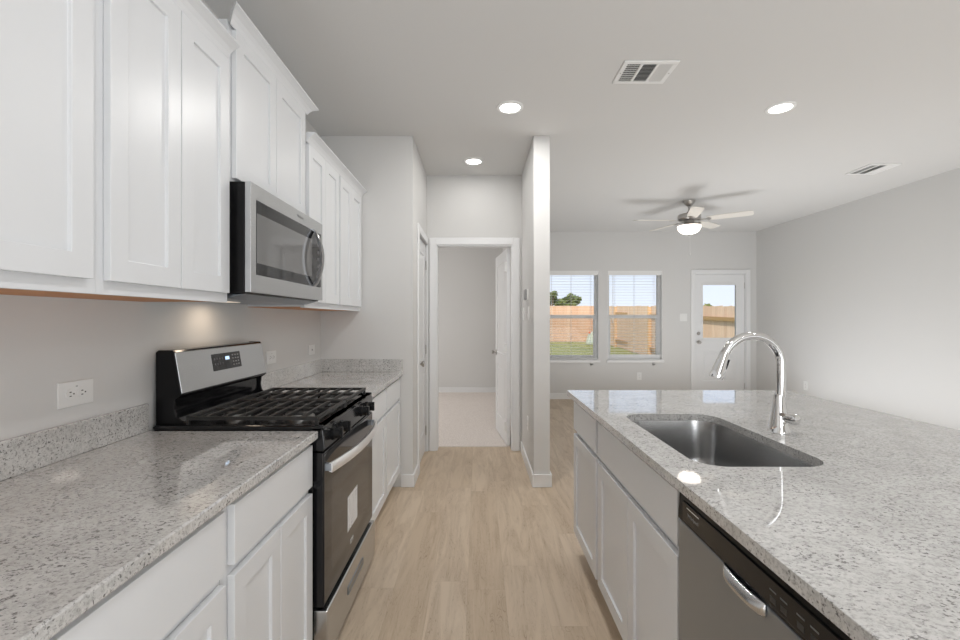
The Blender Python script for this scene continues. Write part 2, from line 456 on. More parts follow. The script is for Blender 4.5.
def world_loc(o):
    v = Vector((0, 0, 0))
    while o is not None:
        v += o.location; o = o.parent
    return v
def thing(name, label, cat, loc, group=None):
    o = bpy.data.objects.new(name, None); o.empty_display_size = 0.1
    o.location = loc; COL.objects.link(o)
    return tag(o, label, cat, group)
def tag(o, label, cat, group=None, kind=None):
    if label: o['label'] = label
    if cat: o['category'] = cat
    if group: o['group'] = group
    if kind: o['kind'] = kind
    return o
def struct(o, label=None):
    o['kind'] = 'structure'
    if label: o['label'] = label
    return o
def text(name, s, size, O, U, V, mat, parent, depth=0.0004, width=None):
    c = bpy.data.curves.new(name, 'FONT'); c.body = s; c.size = size; c.extrude = depth; c.align_x = 'CENTER'; c.align_y = 'CENTER'
    t = bpy.data.objects.new(name, c); COL.objects.link(t)
    bpy.context.view_layer.update()
    me = bpy.data.meshes.new_from_object(t.evaluated_get(bpy.context.evaluated_depsgraph_get()))
    bpy.data.objects.remove(t)
    U, V = Vector(U), Vector(V); N = U.cross(V)
    M = Matrix((U, V, N)).transposed().to_4x4()
    if width:
        w = max(v.co.x for v in me.vertices) - min(v.co.x for v in me.vertices)
        M = M @ Matrix.Scale(width / w, 4)
    M.translation = Vector(O) - world_loc(parent)
    me.transform(M)
    me.materials.clear(); me.materials.append(mat)
    o = bpy.data.objects.new(name, me); o.parent = parent; COL.objects.link(o)
    return o

# ------------------------------------------------------------------ key planes
CEILZ = 2.743
XL = -1.23            # left kitchen wall
XR = 4.557            # right wall
YP = 3.44             # end wall of kitchen run
YH = 4.385            # hall end wall
YF = 7.20             # living room far wall
HXL, HXR = -0.51, 0.4356
STUBX = 0.562
YB = 7.84             # bedroom back wall
YREAR = -4.5
CT = 0.90             # counter top
TH = 0.12

def wall_with_openings(name, axis, p0, p1, a0, a1, openings, z1=CEILZ):
    """axis 'x': wall runs along x between a0..a1, thickness y p0..p1 ; 'y' the other way. openings: (a,b,z0,z1)"""
    mb = MB()
    def bx(a, b, z0, zt):
        if b - a < 1e-6 or zt - z0 < 1e-6: return
        if axis == 'x': mb.box(a, b, p0, p1, z0, zt)
        else: mb.box(p0, p1, a, b, z0, zt)
    cur = a0
    for (a, b, z0, zt) in sorted(openings):
        bx(cur, a, 0, z1)
        bx(a, b, 0, z0); bx(a, b, zt, z1)
        cur = b
    bx(cur, a1, 0, z1)
    return struct(mb.build(name, PAINT))

# ------------------------------------------------------------------ shell
struct(MB().box(XL - TH, XR + TH, YREAR - TH, 4.51, -0.12, 0).box(HXR, XR + TH, 4.51, YF + 0.15, -0.12, 0).build('floor', LVP))
struct(MB().box(-2.72, HXR, 4.51, YB + TH, -0.12, 0.006).build('floor_bedroom', CARPET))
struct(MB().box(-2.72, XR + TH + 0.3, YREAR - TH, YB + TH + 0.02, CEILZ, CEILZ + 0.2).build('ceiling', CEIL))
struct(MB().box(-3.0, XR + 0.5, YREAR - 0.4, YB + 0.4, CEILZ + 0.2, CEILZ + 0.5).build('roof', TRIM))

W1 = (1.087, 1.976, 0.64, 2.10)
W2 = (2.127, 3.015, 0.64, 2.10)
D3 = (3.545, 4.388, 0.0, 2.055)
PD = (3.75, 4.355, 0.0, 2.05)
BD = (-0.4155, 0.3458, 0.0, 2.05)

wall_with_openings('wall_left', 'y', XL - TH, XL, YREAR, YP + TH, [])
wall_with_openings('wall_pantry', 'x', YP, YP + TH, XL, HXL - TH, [])
wall_with_openings('wall_hall_left', 'y', HXL - TH, HXL, YP, YH, [PD])
wall_with_openings('wall_hall_end', 'x', YH, YH + TH, -2.72, HXR, [BD])
wall_with_openings('wall_hall_right', 'y', HXR, STUBX, YP, YB, [])
wall_with_openings('wall_far', 'x', YF, YF + 0.15, STUBX, XR, [W1, W2, D3])
wall_with_openings('wall_right', 'y', XR, XR + TH, YREAR, YF + 0.15, [])
wall_with_openings('wall_rear', 'x', YREAR - TH, YREAR, XL - TH, XR + TH, [])
wall_with_openings('wall_bedroom_left', 'y', -2.72, -2.60, YH + TH, YB, [])
wall_with_openings('wall_bedroom_back', 'x', YB, YB + TH, -2.72, STUBX, [])

def base(name, boxes):
    mb = MB()
    for b in boxes: mb.box(*b, 0.0, 0.10)
    return struct(mb.build(name, TRIM, bevel=0.004))
BT = 0.014
base('baseboard_pantry', [(-0.60, HXL + BT, YP - BT, YP)])
base('baseboard_hall_left', [(HXL, HXL + BT, YP, 3.685)])
base('baseboard_hall_right', [(HXR - BT, HXR, YP - BT, YH - 0.016), (HXR, STUBX + BT, YP - BT, YP), (STUBX, STUBX + BT, YP, YF)])
base('baseboard_far', [(STUBX + BT, 3.47, YF - BT, YF), (4.45, XR, YF - BT, YF)])
base('baseboard_right', [(XR - BT, XR, YREAR, YF - BT)])
base('baseboard_bedroom', [(-2.6, HXR, YB - BT, YB), (HXR - BT, HXR, 5.3, YB - BT)])

def casing(name, axis, face, sgn, a0, a1, ztop, w=0.068, t=0.016, legs=(True, True), head_ext=(True, True)):
    """door casing on a wall; face = wall plane coordinate, sgn = side it stands proud on"""
    mb = MB()
    p0, p1 = (face, face + sgn * t)
    def bx(a, b, z0, z1, extra=0):
        if axis == 'x': mb.box(a, b, p0, p1 + sgn * extra, z0, z1)
        else: mb.box(p0, p1 + sgn * extra, a, b, z0, z1)
    if legs[0]: bx(a0 - w, a0, 0, ztop + w)
    if legs[1]: bx(a1, a1 + w, 0, ztop + w)
    bx(a0, a1 if legs[1] else a1, ztop, ztop + w)
    return struct(mb.build(name, TRIM, bevel=0.004))
casing('trim_1', 'x', YH, -1, BD[0], BD[1], 2.05)
mb = MB().box(HXL, HXL + 0.016, 3.75 - 0.062, 3.75, 0, 2.115).box(HXL, HXL + 0.016, 3.75, YH - 0.017, 2.05, 2.115).box(HXL, HXL + 0.016, 4.355, YH - 0.017, 0, 2.05)
struct(mb.build('trim_2', TRIM, bevel=0.004))
casing('trim_3', 'x', YF, -1, D3[0], D3[1], 2.055, w=0.062)
# jambs
struct(MB().box(BD[0], BD[0] + 0.012, YH, YH + TH, 0, 2.05).box(BD[1] - 0.012, BD[1], YH, YH + TH, 0, 2.05).box(BD[0] + 0.012, BD[1] - 0.012, YH, YH + TH, 2.038, 2.05).build('trim_4', TRIM))
struct(MB().box(D3[0], D3[0] + 0.008, YF, YF + 0.15, 0, 2.055).box(D3[1] - 0.008, D3[1], YF, YF + 0.15, 0, 2.055).box(D3[0] + 0.008, D3[1] - 0.008, YF, YF + 0.15, 2.047, 2.055).build('trim_5', TRIM))

# ------------------------------------------------------------------ doors
def knob(parent, O, N, mat=NICKEL, name='door_knob', r=0.027, reach=0.058):
    MB().lathe([(0.032, 0), (0.032, 0.006), (0.012, 0.010), (0.010, reach * 0.5), (r * 0.8, reach * 0.62), (r, reach * 0.8), (r * 0.85, reach * 0.97), (0, reach)], O, N, 24).build(name, mat, parent, local=True)
def two_panel(parent, w, h, t=0.035, recess=0.008):
    us = [0, 0.11, w - 0.11, w]; vs = [0, 0.21, 0.78, 0.92, h - 0.12, h]
    s = MB().slab((0, 0, 0), (1, 0, 0), (0, 0, 1), (0, -1, 0), us, vs, {(1, 1), (1, 3)}, t, recess).build('door_panel', DOORW, parent, bevel=0.003, local=True)
    mb = MB()
    for (v0, v1) in ((0.21, 0.78), (0.92, h - 0.12)):   # raised fields inside the recesses
        for y0, y1 in ((-0.0 + 0.003, recess + 0.001), (t - recess - 0.001, t - 0.003)):
            mb.box(0.11 + 0.035, w - 0.11 - 0.035, y0, y1, v0 + 0.035, v1 - 0.035)
    mb.build('raised_panel', DOORW, parent, bevel=0.003, local=True)

def door_root(name, loc, rz):
    o = bpy.data.objects.new(name, None); o.location = loc; o.rotation_euler = (0, 0, rz); COL.objects.link(o)
    return struct(o)
# door_1: closed pantry door on the hall's left wall. local x runs along +Y of the room
d1 = door_root('door_1', (HXL - 0.012, 3.756, 0.012), R(90))
two_panel(d1, 0.593, 2.03)
knob(d1, (0.06, 0, 0.91), (0, -1, 0))
for z in (0.2, 1.0, 1.83):
    MB().lathe([(0.007, 0), (0.007, 0.09)], (0.598, -0.006, z - 0.045), n=12).build('hinge', NICKEL, d1, local=True)
# door_2: open bedroom door, hinged at the right jamb
d2 = door_root('door_2', (BD[1] - 0.016, YH + TH + 0.004, 0.014), R(96.7))
two_panel(d2, 0.735, 2.022)
knob(d2, (0.735 - 0.06, 0.035, 0.91), (0, 1, 0)); knob(d2, (0.735 - 0.06, 0, 0.91), (0, -1, 0))
for z in (0.2, 1.0, 1.83):
    MB().box(-0.012, 0.004, 0.036, 0.060, z - 0.045, z + 0.045).build('hinge', PLATE, d2, local=True)
MB().box(0.733, 0.7365, 0.008, 0.027, 0.88, 0.94).build('latch_plate', NICKEL, d2, local=True)
# door_3: exterior half-glass door in the far wall
d3 = door_root('door_3', (3.555, YF + 0.035, 0.012), 0)
w3 = 0.823
us = [0, 0.133, 0.663, w3]; vs = [0, 0.25, 0.30, 0.79, 0.984, 1.864, 2.033]
us2 = [0, 0.133, 0.663, w3]
MB().slab((0, 0, 0), (1, 0, 0), (0, 0, 1), (0, -1, 0), [0, 0.133, 0.69, w3], [0, 0.285, 0.775, 0.984, 1.864, 2.033], {(1, 1)}, 0.044, 0.007, through={(1, 3)}).build('door_panel', DOORW, d3, bevel=0.003, local=True)
MB().box(0.133 + 0.035, 0.69 - 0.035, 0.002, 0.008, 0.32, 0.74).build('raised_panel', DOORW, d3, bevel=0.003, local=True)
mb = MB()
for a, b, c, d in ((0.108, 0.14, 0.96, 1.888), (0.683, 0.715, 0.96, 1.888), (0.14, 0.683, 0.96, 0.992), (0.14, 0.683, 1.856, 1.888)):
    mb.box(a, b, -0.010, 0.0, c, d)
mb.build('glass_frame', DOORW, d3, bevel=0.003, local=True)
MB().box(0.13, 0.693, 0.020, 0.026, 0.981, 1.867).build('glass', GLASS, d3, local=True)
MB().lathe([(0.027, 0), (0.027, 0.008), (0.02, 0.016), (0.0, 0.018)], (0.07, 0, 1.062), (0, -1, 0), 20).box(0.064, 0.076, -0.034, -0.016, 1.050, 1.074).build('deadbolt', NICKEL, d3, local=True)
knob(d3, (0.07, 0, 0.918), (0, -1, 0))
for z in (0.2, 1.0, 1.85):
    MB().lathe([(0.006, 0), (0.006, 0.1)], (w3 + 0.003, -0.006, z - 0.05), n=12).build('hinge', NICKEL, d3, local=True)

# ------------------------------------------------------------------ windows and blinds
def window(name, Wd):
    x0, x1, z0, z1 = Wd
    r = bpy.data.objects.new(name, None); r.location = ((x0 + x1) / 2, YF + 0.1, z0); COL.objects.link(r); struct(r)
    yf0, yf1 = YF + 0.085, YF + 0.145
    mb = MB(); fw = 0.045
    mb.box(x0, x0 + fw, yf0, yf1, z0, z1).box(x1 - fw, x1, yf0, yf1, z0, z1).box(x0 + fw, x1 - fw, yf0, yf1, z0, z0 + fw).box(x0 + fw, x1 - fw, yf0, yf1, z1 - fw, z1)
    mb.build('frame', VINYL, r, bevel=0.003)
    MB().box(x0, x0 + 0.005, YF + 0.001, yf0, z0 + 0.012, z1).box(x1 - 0.005, x1, YF + 0.001, yf0, z0 + 0.012, z1).box(x0 + 0.005, x1 - 0.005, YF + 0.001, yf0, z1 - 0.005, z1).build('jamb_whitener', VINYL, r)  # white liner added to brighten the dim reveals
    zm = 1.355; a, b = x0 + fw, x1 - fw
    mb = MB().box(a, b, yf0 + 0.005, yf0 + 0.032, zm - 0.032, zm + 0.022).box(a, a + 0.022, yf0 + 0.005, yf0 + 0.032, z0 + fw, zm - 0.032).box(b - 0.022, b, yf0 + 0.005, yf0 + 0.032, z0 + fw, zm - 0.032).box(a + 0.022, b - 0.022, yf0 + 0.005, yf0 + 0.032, z0 + fw, z0 + fw + 0.03)
    ls = mb.build('lower_sash', VINYL, r, bevel=0.002)
    for dx in (0.12, b - a - 0.12):
        MB().box(a + dx - 0.025, a + dx + 0.025, yf0 - 0.004, yf0 + 0.006, zm - 0.022, zm - 0.004).build('sash_lock', VINYL, ls)
    MB().box(a + 0.02, b - 0.02, yf0 + 0.017, yf0 + 0.021, z0 + fw + 0.028, zm - 0.03).build('lower_glass', GLASS, r)
    MB().box(a, b, yf0 + 0.043, yf0 + 0.047, zm, z1 - fw).build('upper_glass', GLASS, r)
    MB().box(a, b, yf1 - 0.004, yf1 - 0.003, z0 + fw, zm).build('insect_screen', SCREEN, r)
    MB().box(x0 - 0.022, x1 + 0.022, YF - 0.028, YF, z0 - 0.042, z0).box(x0, x1, YF, yf0, z0 - 0.001, z0 + 0.012).build('window_sill', SILL, r, bevel=0.006)
window('window_1', W1); window('window_2', W2)

def blind(Wd, zbot, label):
    x0, x1, z0, z1 = Wd
    x0 += 0.008; x1 -= 0.008
    r = thing('window_blind', label, 'blind', ((x0 + x1) / 2, YF + 0.045, z1), 'white blinds on the back windows')
    MB().box(x0, x1, YF + 0.022, YF + 0.066, z1 - 0.05, z1 - 0.004).build('head_rail', BLIND, r)
    MB().box(x0, x1, YF + 0.006, YF + 0.016, z1 - 0.070, z1 - 0.002).build('valance', BLIND, r, bevel=0.002)
    mb = MB(); sp = 0.0450
    n = int((z1 - 0.075 - zbot - 0.02) / sp) + 1
    for i in range(n):
        z = z1 - 0.085 - i * sp
        y0, y1 = YF + 0.020, YF + 0.070
        mb.quadbox([(x0, y0, z), (x0, y1, z + 0.001), (x1, y1, z + 0.001), (x1, y0, z), (x0, y0, z + 0.0028), (x0, y1, z + 0.0038), (x1, y1, z + 0.0038), (x1, y0, z + 0.0028)])
    mb.build('slats', BLIND, r)
    MB().box(x0, x1, YF + 0.022, YF + 0.068, zbot, zbot + 0.014).build('bottom_rail', BLIND, r, bevel=0.003)
    for fx in (0.13, 0.5, 0.87):
        x = x0 + (x1 - x0) * fx
        MB().box(x - 0.0015, x + 0.0015, YF + 0.0185, YF + 0.020, zbot + 0.014, z1 - 0.05).box(x - 0.0015, x + 0.0015, YF + 0.070, YF + 0.0715, zbot + 0.014, z1 - 0.05).build('ladder_cord', CORD, r)
    MB().tube([(x0 + 0.075, YF + 0.008, z1 - 0.06), (x0 + 0.075, YF + 0.008, 1.25)], 0.0045, 8).build('tilt_wand', PLATE, r)
blind(W1, 0.662, 'white horizontal slat blind lowered in left window, tree and lawn behind it')
blind(W2, 0.715, 'white horizontal slat blind in right window, bare fence behind it')
for x, lab in ((1.857, 'small clear cord cleat on wall below the left window sill'), (2.875, 'small clear cord cleat on wall below the right window sill')):
    r = thing('cord_cleat', lab, 'cleat', (x, YF, 0.575), 'cord cleats under the windows')
    MB().box(x - 0.022, x + 0.022, YF - 0.006, YF, 0.552, 0.592).build('plate', CLEAR, r, bevel=0.002)
    for zc in (0.589, 0.555):
        MB().box(x - 0.022, x + 0.022, YF - 0.022, YF - 0.006, zc - 0.003, zc + 0.003).build('prong', PLATE, r, bevel=0.001)

# ------------------------------------------------------------------ outside
def gz(y):
    return -0.20 + 0.03 * (min(y, 24) - 11)
mb = MB()
ys = [7.36, 14, 24, 90]
for a, b in zip(ys, ys[1:]):
    mb.quadbox([(-40, a, gz(a) - 0.3), (-40, b, gz(b) - 0.3), (60, b, gz(b) - 0.3), (60, a, gz(a) - 0.3), (-40, a, gz(a)), (-40, b, gz(b)), (60, b, gz(b)), (60, a, gz(a))])
struct(mb.build('lawn', GRASS), 'mown green lawn between the house and the fences')

# back fence (faces the house, boards along X at Y = 22.45)
fy = 22.45
bf = thing('wooden_fence', 'orange cedar board fence across the back of the lawn, seen through left window', 'fence', (1.0, fy, gz(fy)), None)
mb = MB(); x = -5.0
while x < 6.25:
    mb.box(x, x + 0.138, fy, fy + 0.018, gz(fy) + 0.02, gz(fy) + 1.84 + random.uniform(-0.008, 0.008)); x += 0.142
mb.build('pickets', FENCE_X, bf)
for z in (0.3, 1.0, 1.6):
    MB().box(-5.0, 6.2, fy + 0.02, fy + 0.06, gz(fy) + z, gz(fy) + z + 0.09).build('rail', FRAIL, bf)
# side fence (boards along Y, at X = 6.1), neighbour style: the framing shows on every other bay
fx = 6.1
sf = thing('wooden_fence', 'tan board fence along the right side, its posts and rails showing', 'fence', (fx, 15, gz(15)), None)
posts = [22.2, 19.6, 17.9, 15.7, 13.0, 10.1, 7.8]
for k in range(len(posts) - 1):
    ya, yb = posts[k + 1], posts[k]
    framed = k in (1, 3, 4, 5)
    px = fx + 0.06 if framed else fx - 0.02
    mb = MB(); y = ya
    while y < yb - 0.02:
        y2 = min(y + 0.138, yb); zb, zt = gz(y) + 0.03, gz(y) + 1.84 + random.uniform(-0.01, 0.01)
        mb.box(px, px + 0.018, y, y2, zb, zt); y += 0.142
    mb.build('pickets', FENCE_Y, sf)
    if framed:
        for z in (0.28, 1.47):
            MB().quadbox([(fx, ya, gz(ya) + z), (fx, yb, gz(yb) + z), (fx + 0.055, yb, gz(yb) + z), (fx + 0.055, ya, gz(ya) + z), (fx, ya, gz(ya) + z + 0.09), (fx, yb, gz(yb) + z + 0.09), (fx + 0.055, yb, gz(yb) + z + 0.09), (fx + 0.055, ya, gz(ya) + z + 0.09)]).build('rail', FRAIL, sf)
for y in posts:
    MB().box(fx - 0.045 if y in (19.6, 15.7) else fx + 0.02, fx + 0.058, y - 0.05, y + 0.05, gz(y), gz(y) + 1.80).build('post', FPOST, sf)
# utility pedestal
ux, uy = 5.52, 21.3
u = thing('utility_pedestal', 'pale green utility box with an orange cap standing on lawn by back fence', 'utility box', (ux, uy, gz(uy)))
g = gz(uy)
mb = MB()
mb.quadbox([(ux - 0.28, uy - 0.25, g), (ux - 0.28, uy + 0.25, g), (ux + 0.28, uy + 0.25, g), (ux + 0.28, uy - 0.25, g), (ux - 0.13, uy - 0.16, g + 0.55), (ux - 0.13, uy + 0.16, g + 0.55), (ux + 0.2, uy + 0.16, g + 0.62), (ux + 0.2, uy - 0.16, g + 0.62)])
mb.build('housing', UTIL, u, bevel=0.03)
MB().lathe([(0.05, 0), (0.05, 0.06), (0.02, 0.09), (0, 0.09)], (ux - 0.14, uy - 0.12, g + 0.50), n=12).build('cap', RED, u)

def tree(loc, blobs, nleaf, label, size):
    t = thing('tree', label, 'tree', loc)
    x, y, z = loc
    mb = MB().tube([(x, y, z), (x + 0.1, y, z + 1.0), (x, y + 0.1, z + 2.2)], [0.2, 0.16, 0.1], 10)
    for (bx_, by_, bz_, rr) in blobs:
        mb.tube([(x, y, z + 1.0), ((x + bx_) / 2, y, (z + 1.2 + bz_) / 2), (bx_, by_, bz_)], [0.1, 0.07, 0.03], 8)
    mb.build('trunk', BARK, t)
    mb = MB(); tot = sum(b[3] ** 2 for b in blobs)
    for (bx_, by_, bz_, rr) in blobs:
        for _ in range(int(nleaf * rr * rr / tot)):
            d = Vector((random.gauss(0, 1), random.gauss(0, 1), random.gauss(0, 1))).normalized() * rr * (random.random() ** 0.4)
            c = Vector((bx_, by_, bz_)) + Vector((d.x, d.y, d.z * 0.85))
            n = Vector((random.gauss(0, 1), random.gauss(0, 1) - 0.4, random.gauss(0, 1) + 0.6)).normalized()
            a = n.orthogonal().normalized() * size * random.uniform(0.6, 1.2); b = n.cross(a).normalized() * size * random.uniform(0.3, 0.6)
            vs_ = [mb.bm.verts.new(c + p) for p in (-a, b * 0.9, a, -b * 0.9)]
            mb.bm.faces.new(vs_)
    mb.build('foliage', LEAF, t)
def px(x, y, Y):   # a point seen at a pixel, at depth Y
    return ((x - 478) * Y / 440, Y, CAM_H - (y - 319) * Y / 440)
def blob(x, y, Y, rpx): p = px(x, y, Y); return (p[0], p[1] + random.uniform(-0.4, 0.4), p[2], rpx * Y / 440)
Yt = 34.0
tree((5.6, Yt, gz(34)), [blob(551, 298, Yt, 7), blob(554, 294.5, Yt, 4), blob(545, 297, Yt, 9), blob(560, 303, Yt, 6)], 1700, 'green leafy tree beyond back fence, nearest the left edge of left window', 0.13)
tree((7.4, Yt + 2, gz(34)), [blob(571, 299, Yt + 2, 6.5), blob(566, 302, Yt + 2, 6), blob(577, 300, Yt + 2, 5), blob(571, 308, Yt + 2, 7), blob(580, 298.5, Yt + 2, 2.5)], 1700, 'round green tree beyond back fence, right of the taller tree', 0.13)
tree((18.2, Yt + 2, gz(34)), [blob(705, 307, Yt + 2, 3.8), blob(701, 309, Yt + 2, 4)], 500, 'low green treetop over the side fence, seen through the glass door', 0.13)

# ------------------------------------------------------------------ cabinets
XD = -0.605            # front plane of left base cabinet doors
XF = XD - 0.020        # face frame plane
def lbox(mb, xa, xb, *r): mb.box(xa, xb, *r); return mb
def front(name, parent, xf, sgn, y0, y1, z0, z1, shaker=True, t=0.019, st=0.057):
    """door / drawer front: xf = outer face, sgn = +1 faces +X, -1 faces -X"""
    U = (0, 1, 0) if sgn > 0 else (0, -1, 0)
    O = (xf, y0 if sgn > 0 else y1, z0)
    w, h = y1 - y0, z1 - z0
    if shaker:
        us, vs, hs = [0, st, w - st, w], [0, st, h - st, h], {(1, 1)}
    else:
        us, vs, hs = [0, w], [0, h], set()
    return MB().slab(O, U, (0, 0, 1), (sgn, 0, 0), us, vs, hs, t, 0.009, back=False).build(name, CAB, parent, bevel=0.0016)

def base_cabinet(label, sgn, y0, y1, xframe, xback, ndoors, group, drawer=True, gap=0.026, ends=False, dgap=0.004):
    """drawer over doors; face frame at xframe facing sgn"""
    c = thing('base_cabinet', label, 'cabinet', ((xframe + xback) / 2, (y0 + y1) / 2, 0), group)
    xo = xframe + sgn * 0.020
    mb = MB()
    mb.box(xframe, xback, y0, y1, 0.10, 0.870)
    mb.build('cabinet_body', CAB, c)
    MB().box(xframe - sgn * 0.07, xback, y0 + 0.001, y1 - 0.001, 0.0, 0.10).build('toe_kick', KICK, c)
    a, b = y0 + gap, y1 - 0.008
    if drawer: front('drawer_front', c, xo, sgn, a, b, 0.700, 0.851, shaker=False)
    n = ndoors; wd = (b - a - dgap * (n - 1)) / n
    for i in range(n):
        front('door', c, xo, sgn, a + i * (wd + dgap), a + i * (wd + dgap) + wd, 0.125, 0.674)
    return c
G = 'white shaker base cabinets along the left wall'
base_cabinet('white shaker base cabinet at lower left corner of view, wide drawer', 1, 0.14, 1.063, XF, XL + 0.005, 2, G, gap=0.03)
base_cabinet('white shaker base cabinet with drawer and two doors just before the range', 1, 1.066, 1.618, XF, XL + 0.005, 2, G, gap=0.028)
base_cabinet('white shaker base cabinet directly beyond the range, one drawer over one door', 1, 2.390, 2.905, XF, XL + 0.005, 1, G, gap=0.012)
base_cabinet('white shaker base cabinet farthest from camera, against the end wall', 1, 2.907, 3.434, XF, XL + 0.005, 1, G, gap=0.012)

def crown(mb, xw, xf, y0, y1, z0, z1, proj, near=True, far=True, mitre=False):
    """cove crown around a wall cabinet: cross-section steps swept along near side, front and far side"""
    prof = [(0.0, 0.0), (0.006, 0.0), (0.010, 0.12), (0.016, 0.32), (0.028, 0.55), (0.044, 0.74), (0.056, 0.86), (0.056, 1.0), (0.0, 1.0)]
    k = proj / 0.056
    prof = [(a * k, z0 + b * (z1 - z0)) for a, b in prof]
    bm = mb.bm
    def ring(pfun): return [bm.verts.new(pfun(d, z)) for d, z in prof]
    R_ = []
    if near: R_.append(ring(lambda d, z: (xw, y0 - d, z)))
    R_.append(ring(lambda d, z: (xf + d, y0 - (d if near or mitre else 0), z)))
    R_.append(ring(lambda d, z: (xf + d, y1 + (d if far or mitre else 0), z)))
    if far: R_.append(ring(lambda d, z: (xw, y1 + d, z)))
    n = len(prof)
    for a, b in zip(R_, R_[1:]):
        for i in range(n):
            bm.faces.new([a[i], a[(i + 1) % n], b[(i + 1) % n], b[i]])
    bm.faces.new(R_[0]); bm.faces.new(R_[-1][::-1])
    return mb

XU = -0.925
def wall_cabinet(label, y0, y1, z0, z1, ndoors, group, crown_sides=(False, False), gapn=0.018, gapf=0.016, crz=0.05, dz0=0.030, bottom=True, cy=None, mid=0.004, mitre=False):
    c = thing('wall_cabinet', label, 'cabinet', ((XL + XU) / 2, (y0 + y1) / 2, z0), group)
    MB().box(XL + 0.003, XU, y0, y1, z0 + 0.002, z1 + 0.02).build('cabinet_body', CAB, c)
    if bottom:
        MB().box(XL + 0.004, XU - 0.02, y0 + 0.004, y1 - 0.004, z0 - 0.001, z0 + 0.0015).build('underside_panel', CABWOOD, c)
        MB().box(XU - 0.02, XU + 0.0005, y0, y1, z0 - 0.003, z0 + 0.002).build('bottom_rail', CAB, c)
    a, b = y0 + gapn, y1 - gapf
    wd = (b - a - mid * (ndoors - 1)) / ndoors
    for i in range(ndoors):
        front('door', c, XU + 0.020, 1, a + i * (wd + mid), a + i * (wd + mid) + wd, z0 + dz0, z1 - 0.004)
    ca, cb = cy if cy else (y0, y1)
    crown(MB(), XL + 0.003, XU + 0.010, ca, cb, z1, z1 + crz, 0.050, *crown_sides, mitre).build('crown_moulding', CAB, c)
    return c
GU = 'white shaker wall cabinets along the left wall'
ZU = 1.376
wall_cabinet('white shaker wall cabinet at upper left corner of view', 0.14, 1.0645, ZU, 2.258, 2, GU, (False, False), gapn=0.03, gapf=0.027)
wall_cabinet('white two-door wall cabinet just before the microwave, left of the raised cabinet', 1.0647, 1.622, ZU, 2.258, 2, GU, (False, False), gapn=0.0195, gapf=0.018, cy=(1.065, 1.60))
wall_cabinet('raised white two-door wall cabinet standing directly above the microwave', 1.624, 2.339, 1.826, 2.400, 2, GU, (False, False), gapn=0.024, gapf=0.030, dz0=0.014, bottom=False, mitre=True)
wall_cabinet('white two-door wall cabinet just past the microwave', 2.342, 2.884, ZU, 2.258, 2, GU, (False, False), gapn=0.018, gapf=0.014)
wall_cabinet('white two-door wall cabinet farthest from camera, touching the end wall', 2.886, 3.434, ZU, 2.258, 2, GU, (False, False), gapn=0.014, gapf=0.016)

# ------------------------------------------------------------------ countertops
XE = -0.588
def counter(label, y0, y1, boxes_bs, group=None):
    c = thing('countertop', label, 'countertop', ((XL + XE) / 2, (y0 + y1) / 2, 0.871), group)
    MB().box(XL + 0.001, XE, y0, y1, 0.871, CT).build('slab', GRAN, c, bevel=0.004)
    for b in boxes_bs:
        MB().box(*b, CT, 1.0).build('backsplash', GRAN, c, bevel=0.003)
    return c
counter('long speckled grey granite countertop in left foreground, before the range', 0.10, 1.621, [(XL + 0.001, XL + 0.02, 0.10, 1.621)])
counter('short speckled grey granite countertop between range and end wall', 2.386, YP - 0.002, [(XL + 0.001, XL + 0.02, 2.386, YP - 0.022), (XL + 0.001, XE, YP - 0.021, YP - 0.002)])

# island
IX0, IX1, IY0, IY1 = 0.514, 1.787, -0.30, 2.55
SX0, SX1, SY0, SY1, SR = 0.622, 1.008, 1.228, 1.914, 0.085
def rrect(x0, x1, y0, y1, r, n=8):
    pts = []
    for cx, cy, a0 in ((x1 - r, y1 - r, 0), (x0 + r, y1 - r, 90), (x0 + r, y0 + r, 180), (x1 - r, y0 + r, 270)):
        for k in range(n + 1):
            a = R(a0 + 90 * k / n); pts.append((cx + r * math.cos(a), cy + r * math.sin(a)))
    return pts
isl = thing('countertop', 'large polished grey granite island countertop with undermount sink cutout', 'countertop', ((IX0 + IX1) / 2, (IY0 + IY1) / 2, 0.871))
mb = MB(); bm = mb.bm
outer = rrect(IX0, IX1, IY0, IY1, 0.012, 3); inner = rrect(SX0, SX1, SY0, SY1, SR)
edges = []
for loop in (outer, inner):
    v = [bm.verts.new((x, y, CT)) for x, y in loop]
    edges += [bm.edges.new((v[i], v[(i + 1) % len(v)])) for i in range(len(v))]
res = bmesh.ops.triangle_fill(bm, use_beauty=True, use_dissolve=False, edges=edges)
faces = [f for f in res['geom'] if isinstance(f, bmesh.types.BMFace)]
ext = bmesh.ops.extrude_face_region(bm, geom=faces)
bmesh.ops.translate(bm, verts=[e for e in ext['geom'] if isinstance(e, bmesh.types.BMVert)], vec=(0, 0, -0.029))
mb.build('slab', GRAN, isl, bevel=0.003)

GI = 'grey-white shaker base cabinets in the island'
XI = 0.535 + 0.020
base_cabinet('white shaker island cabinet at the far end, one drawer over one door', -1, 1.992, 2.470, XI, 1.15, 1, GI, gap=0.010)
sc_ = thing('base_cabinet', 'white shaker island sink cabinet with false drawer panel and two doors', 'cabinet', ((XI + 1.15) / 2, 1.58, 0), GI)
mb = MB()   # open-topped carcass so the bowl hangs free inside it
mb.box(XI, XI + 0.018, 1.176, 1.990, 0.10, 0.870).box(1.132, 1.15, 1.176, 1.990, 0.10, 0.870).box(XI + 0.018, 1.132, 1.176, 1.194, 0.10, 0.870).box(XI + 0.018, 1.132, 1.972, 1.990, 0.10, 0.870).box(XI + 0.018, 1.132, 1.194, 1.972, 0.10, 0.118)
mb.build('cabinet_body', CAB, sc_)
MB().box(XI + 0.07, 1.15, 1.177, 1.989, 0, 0.10).build('toe_kick', KICK, sc_)
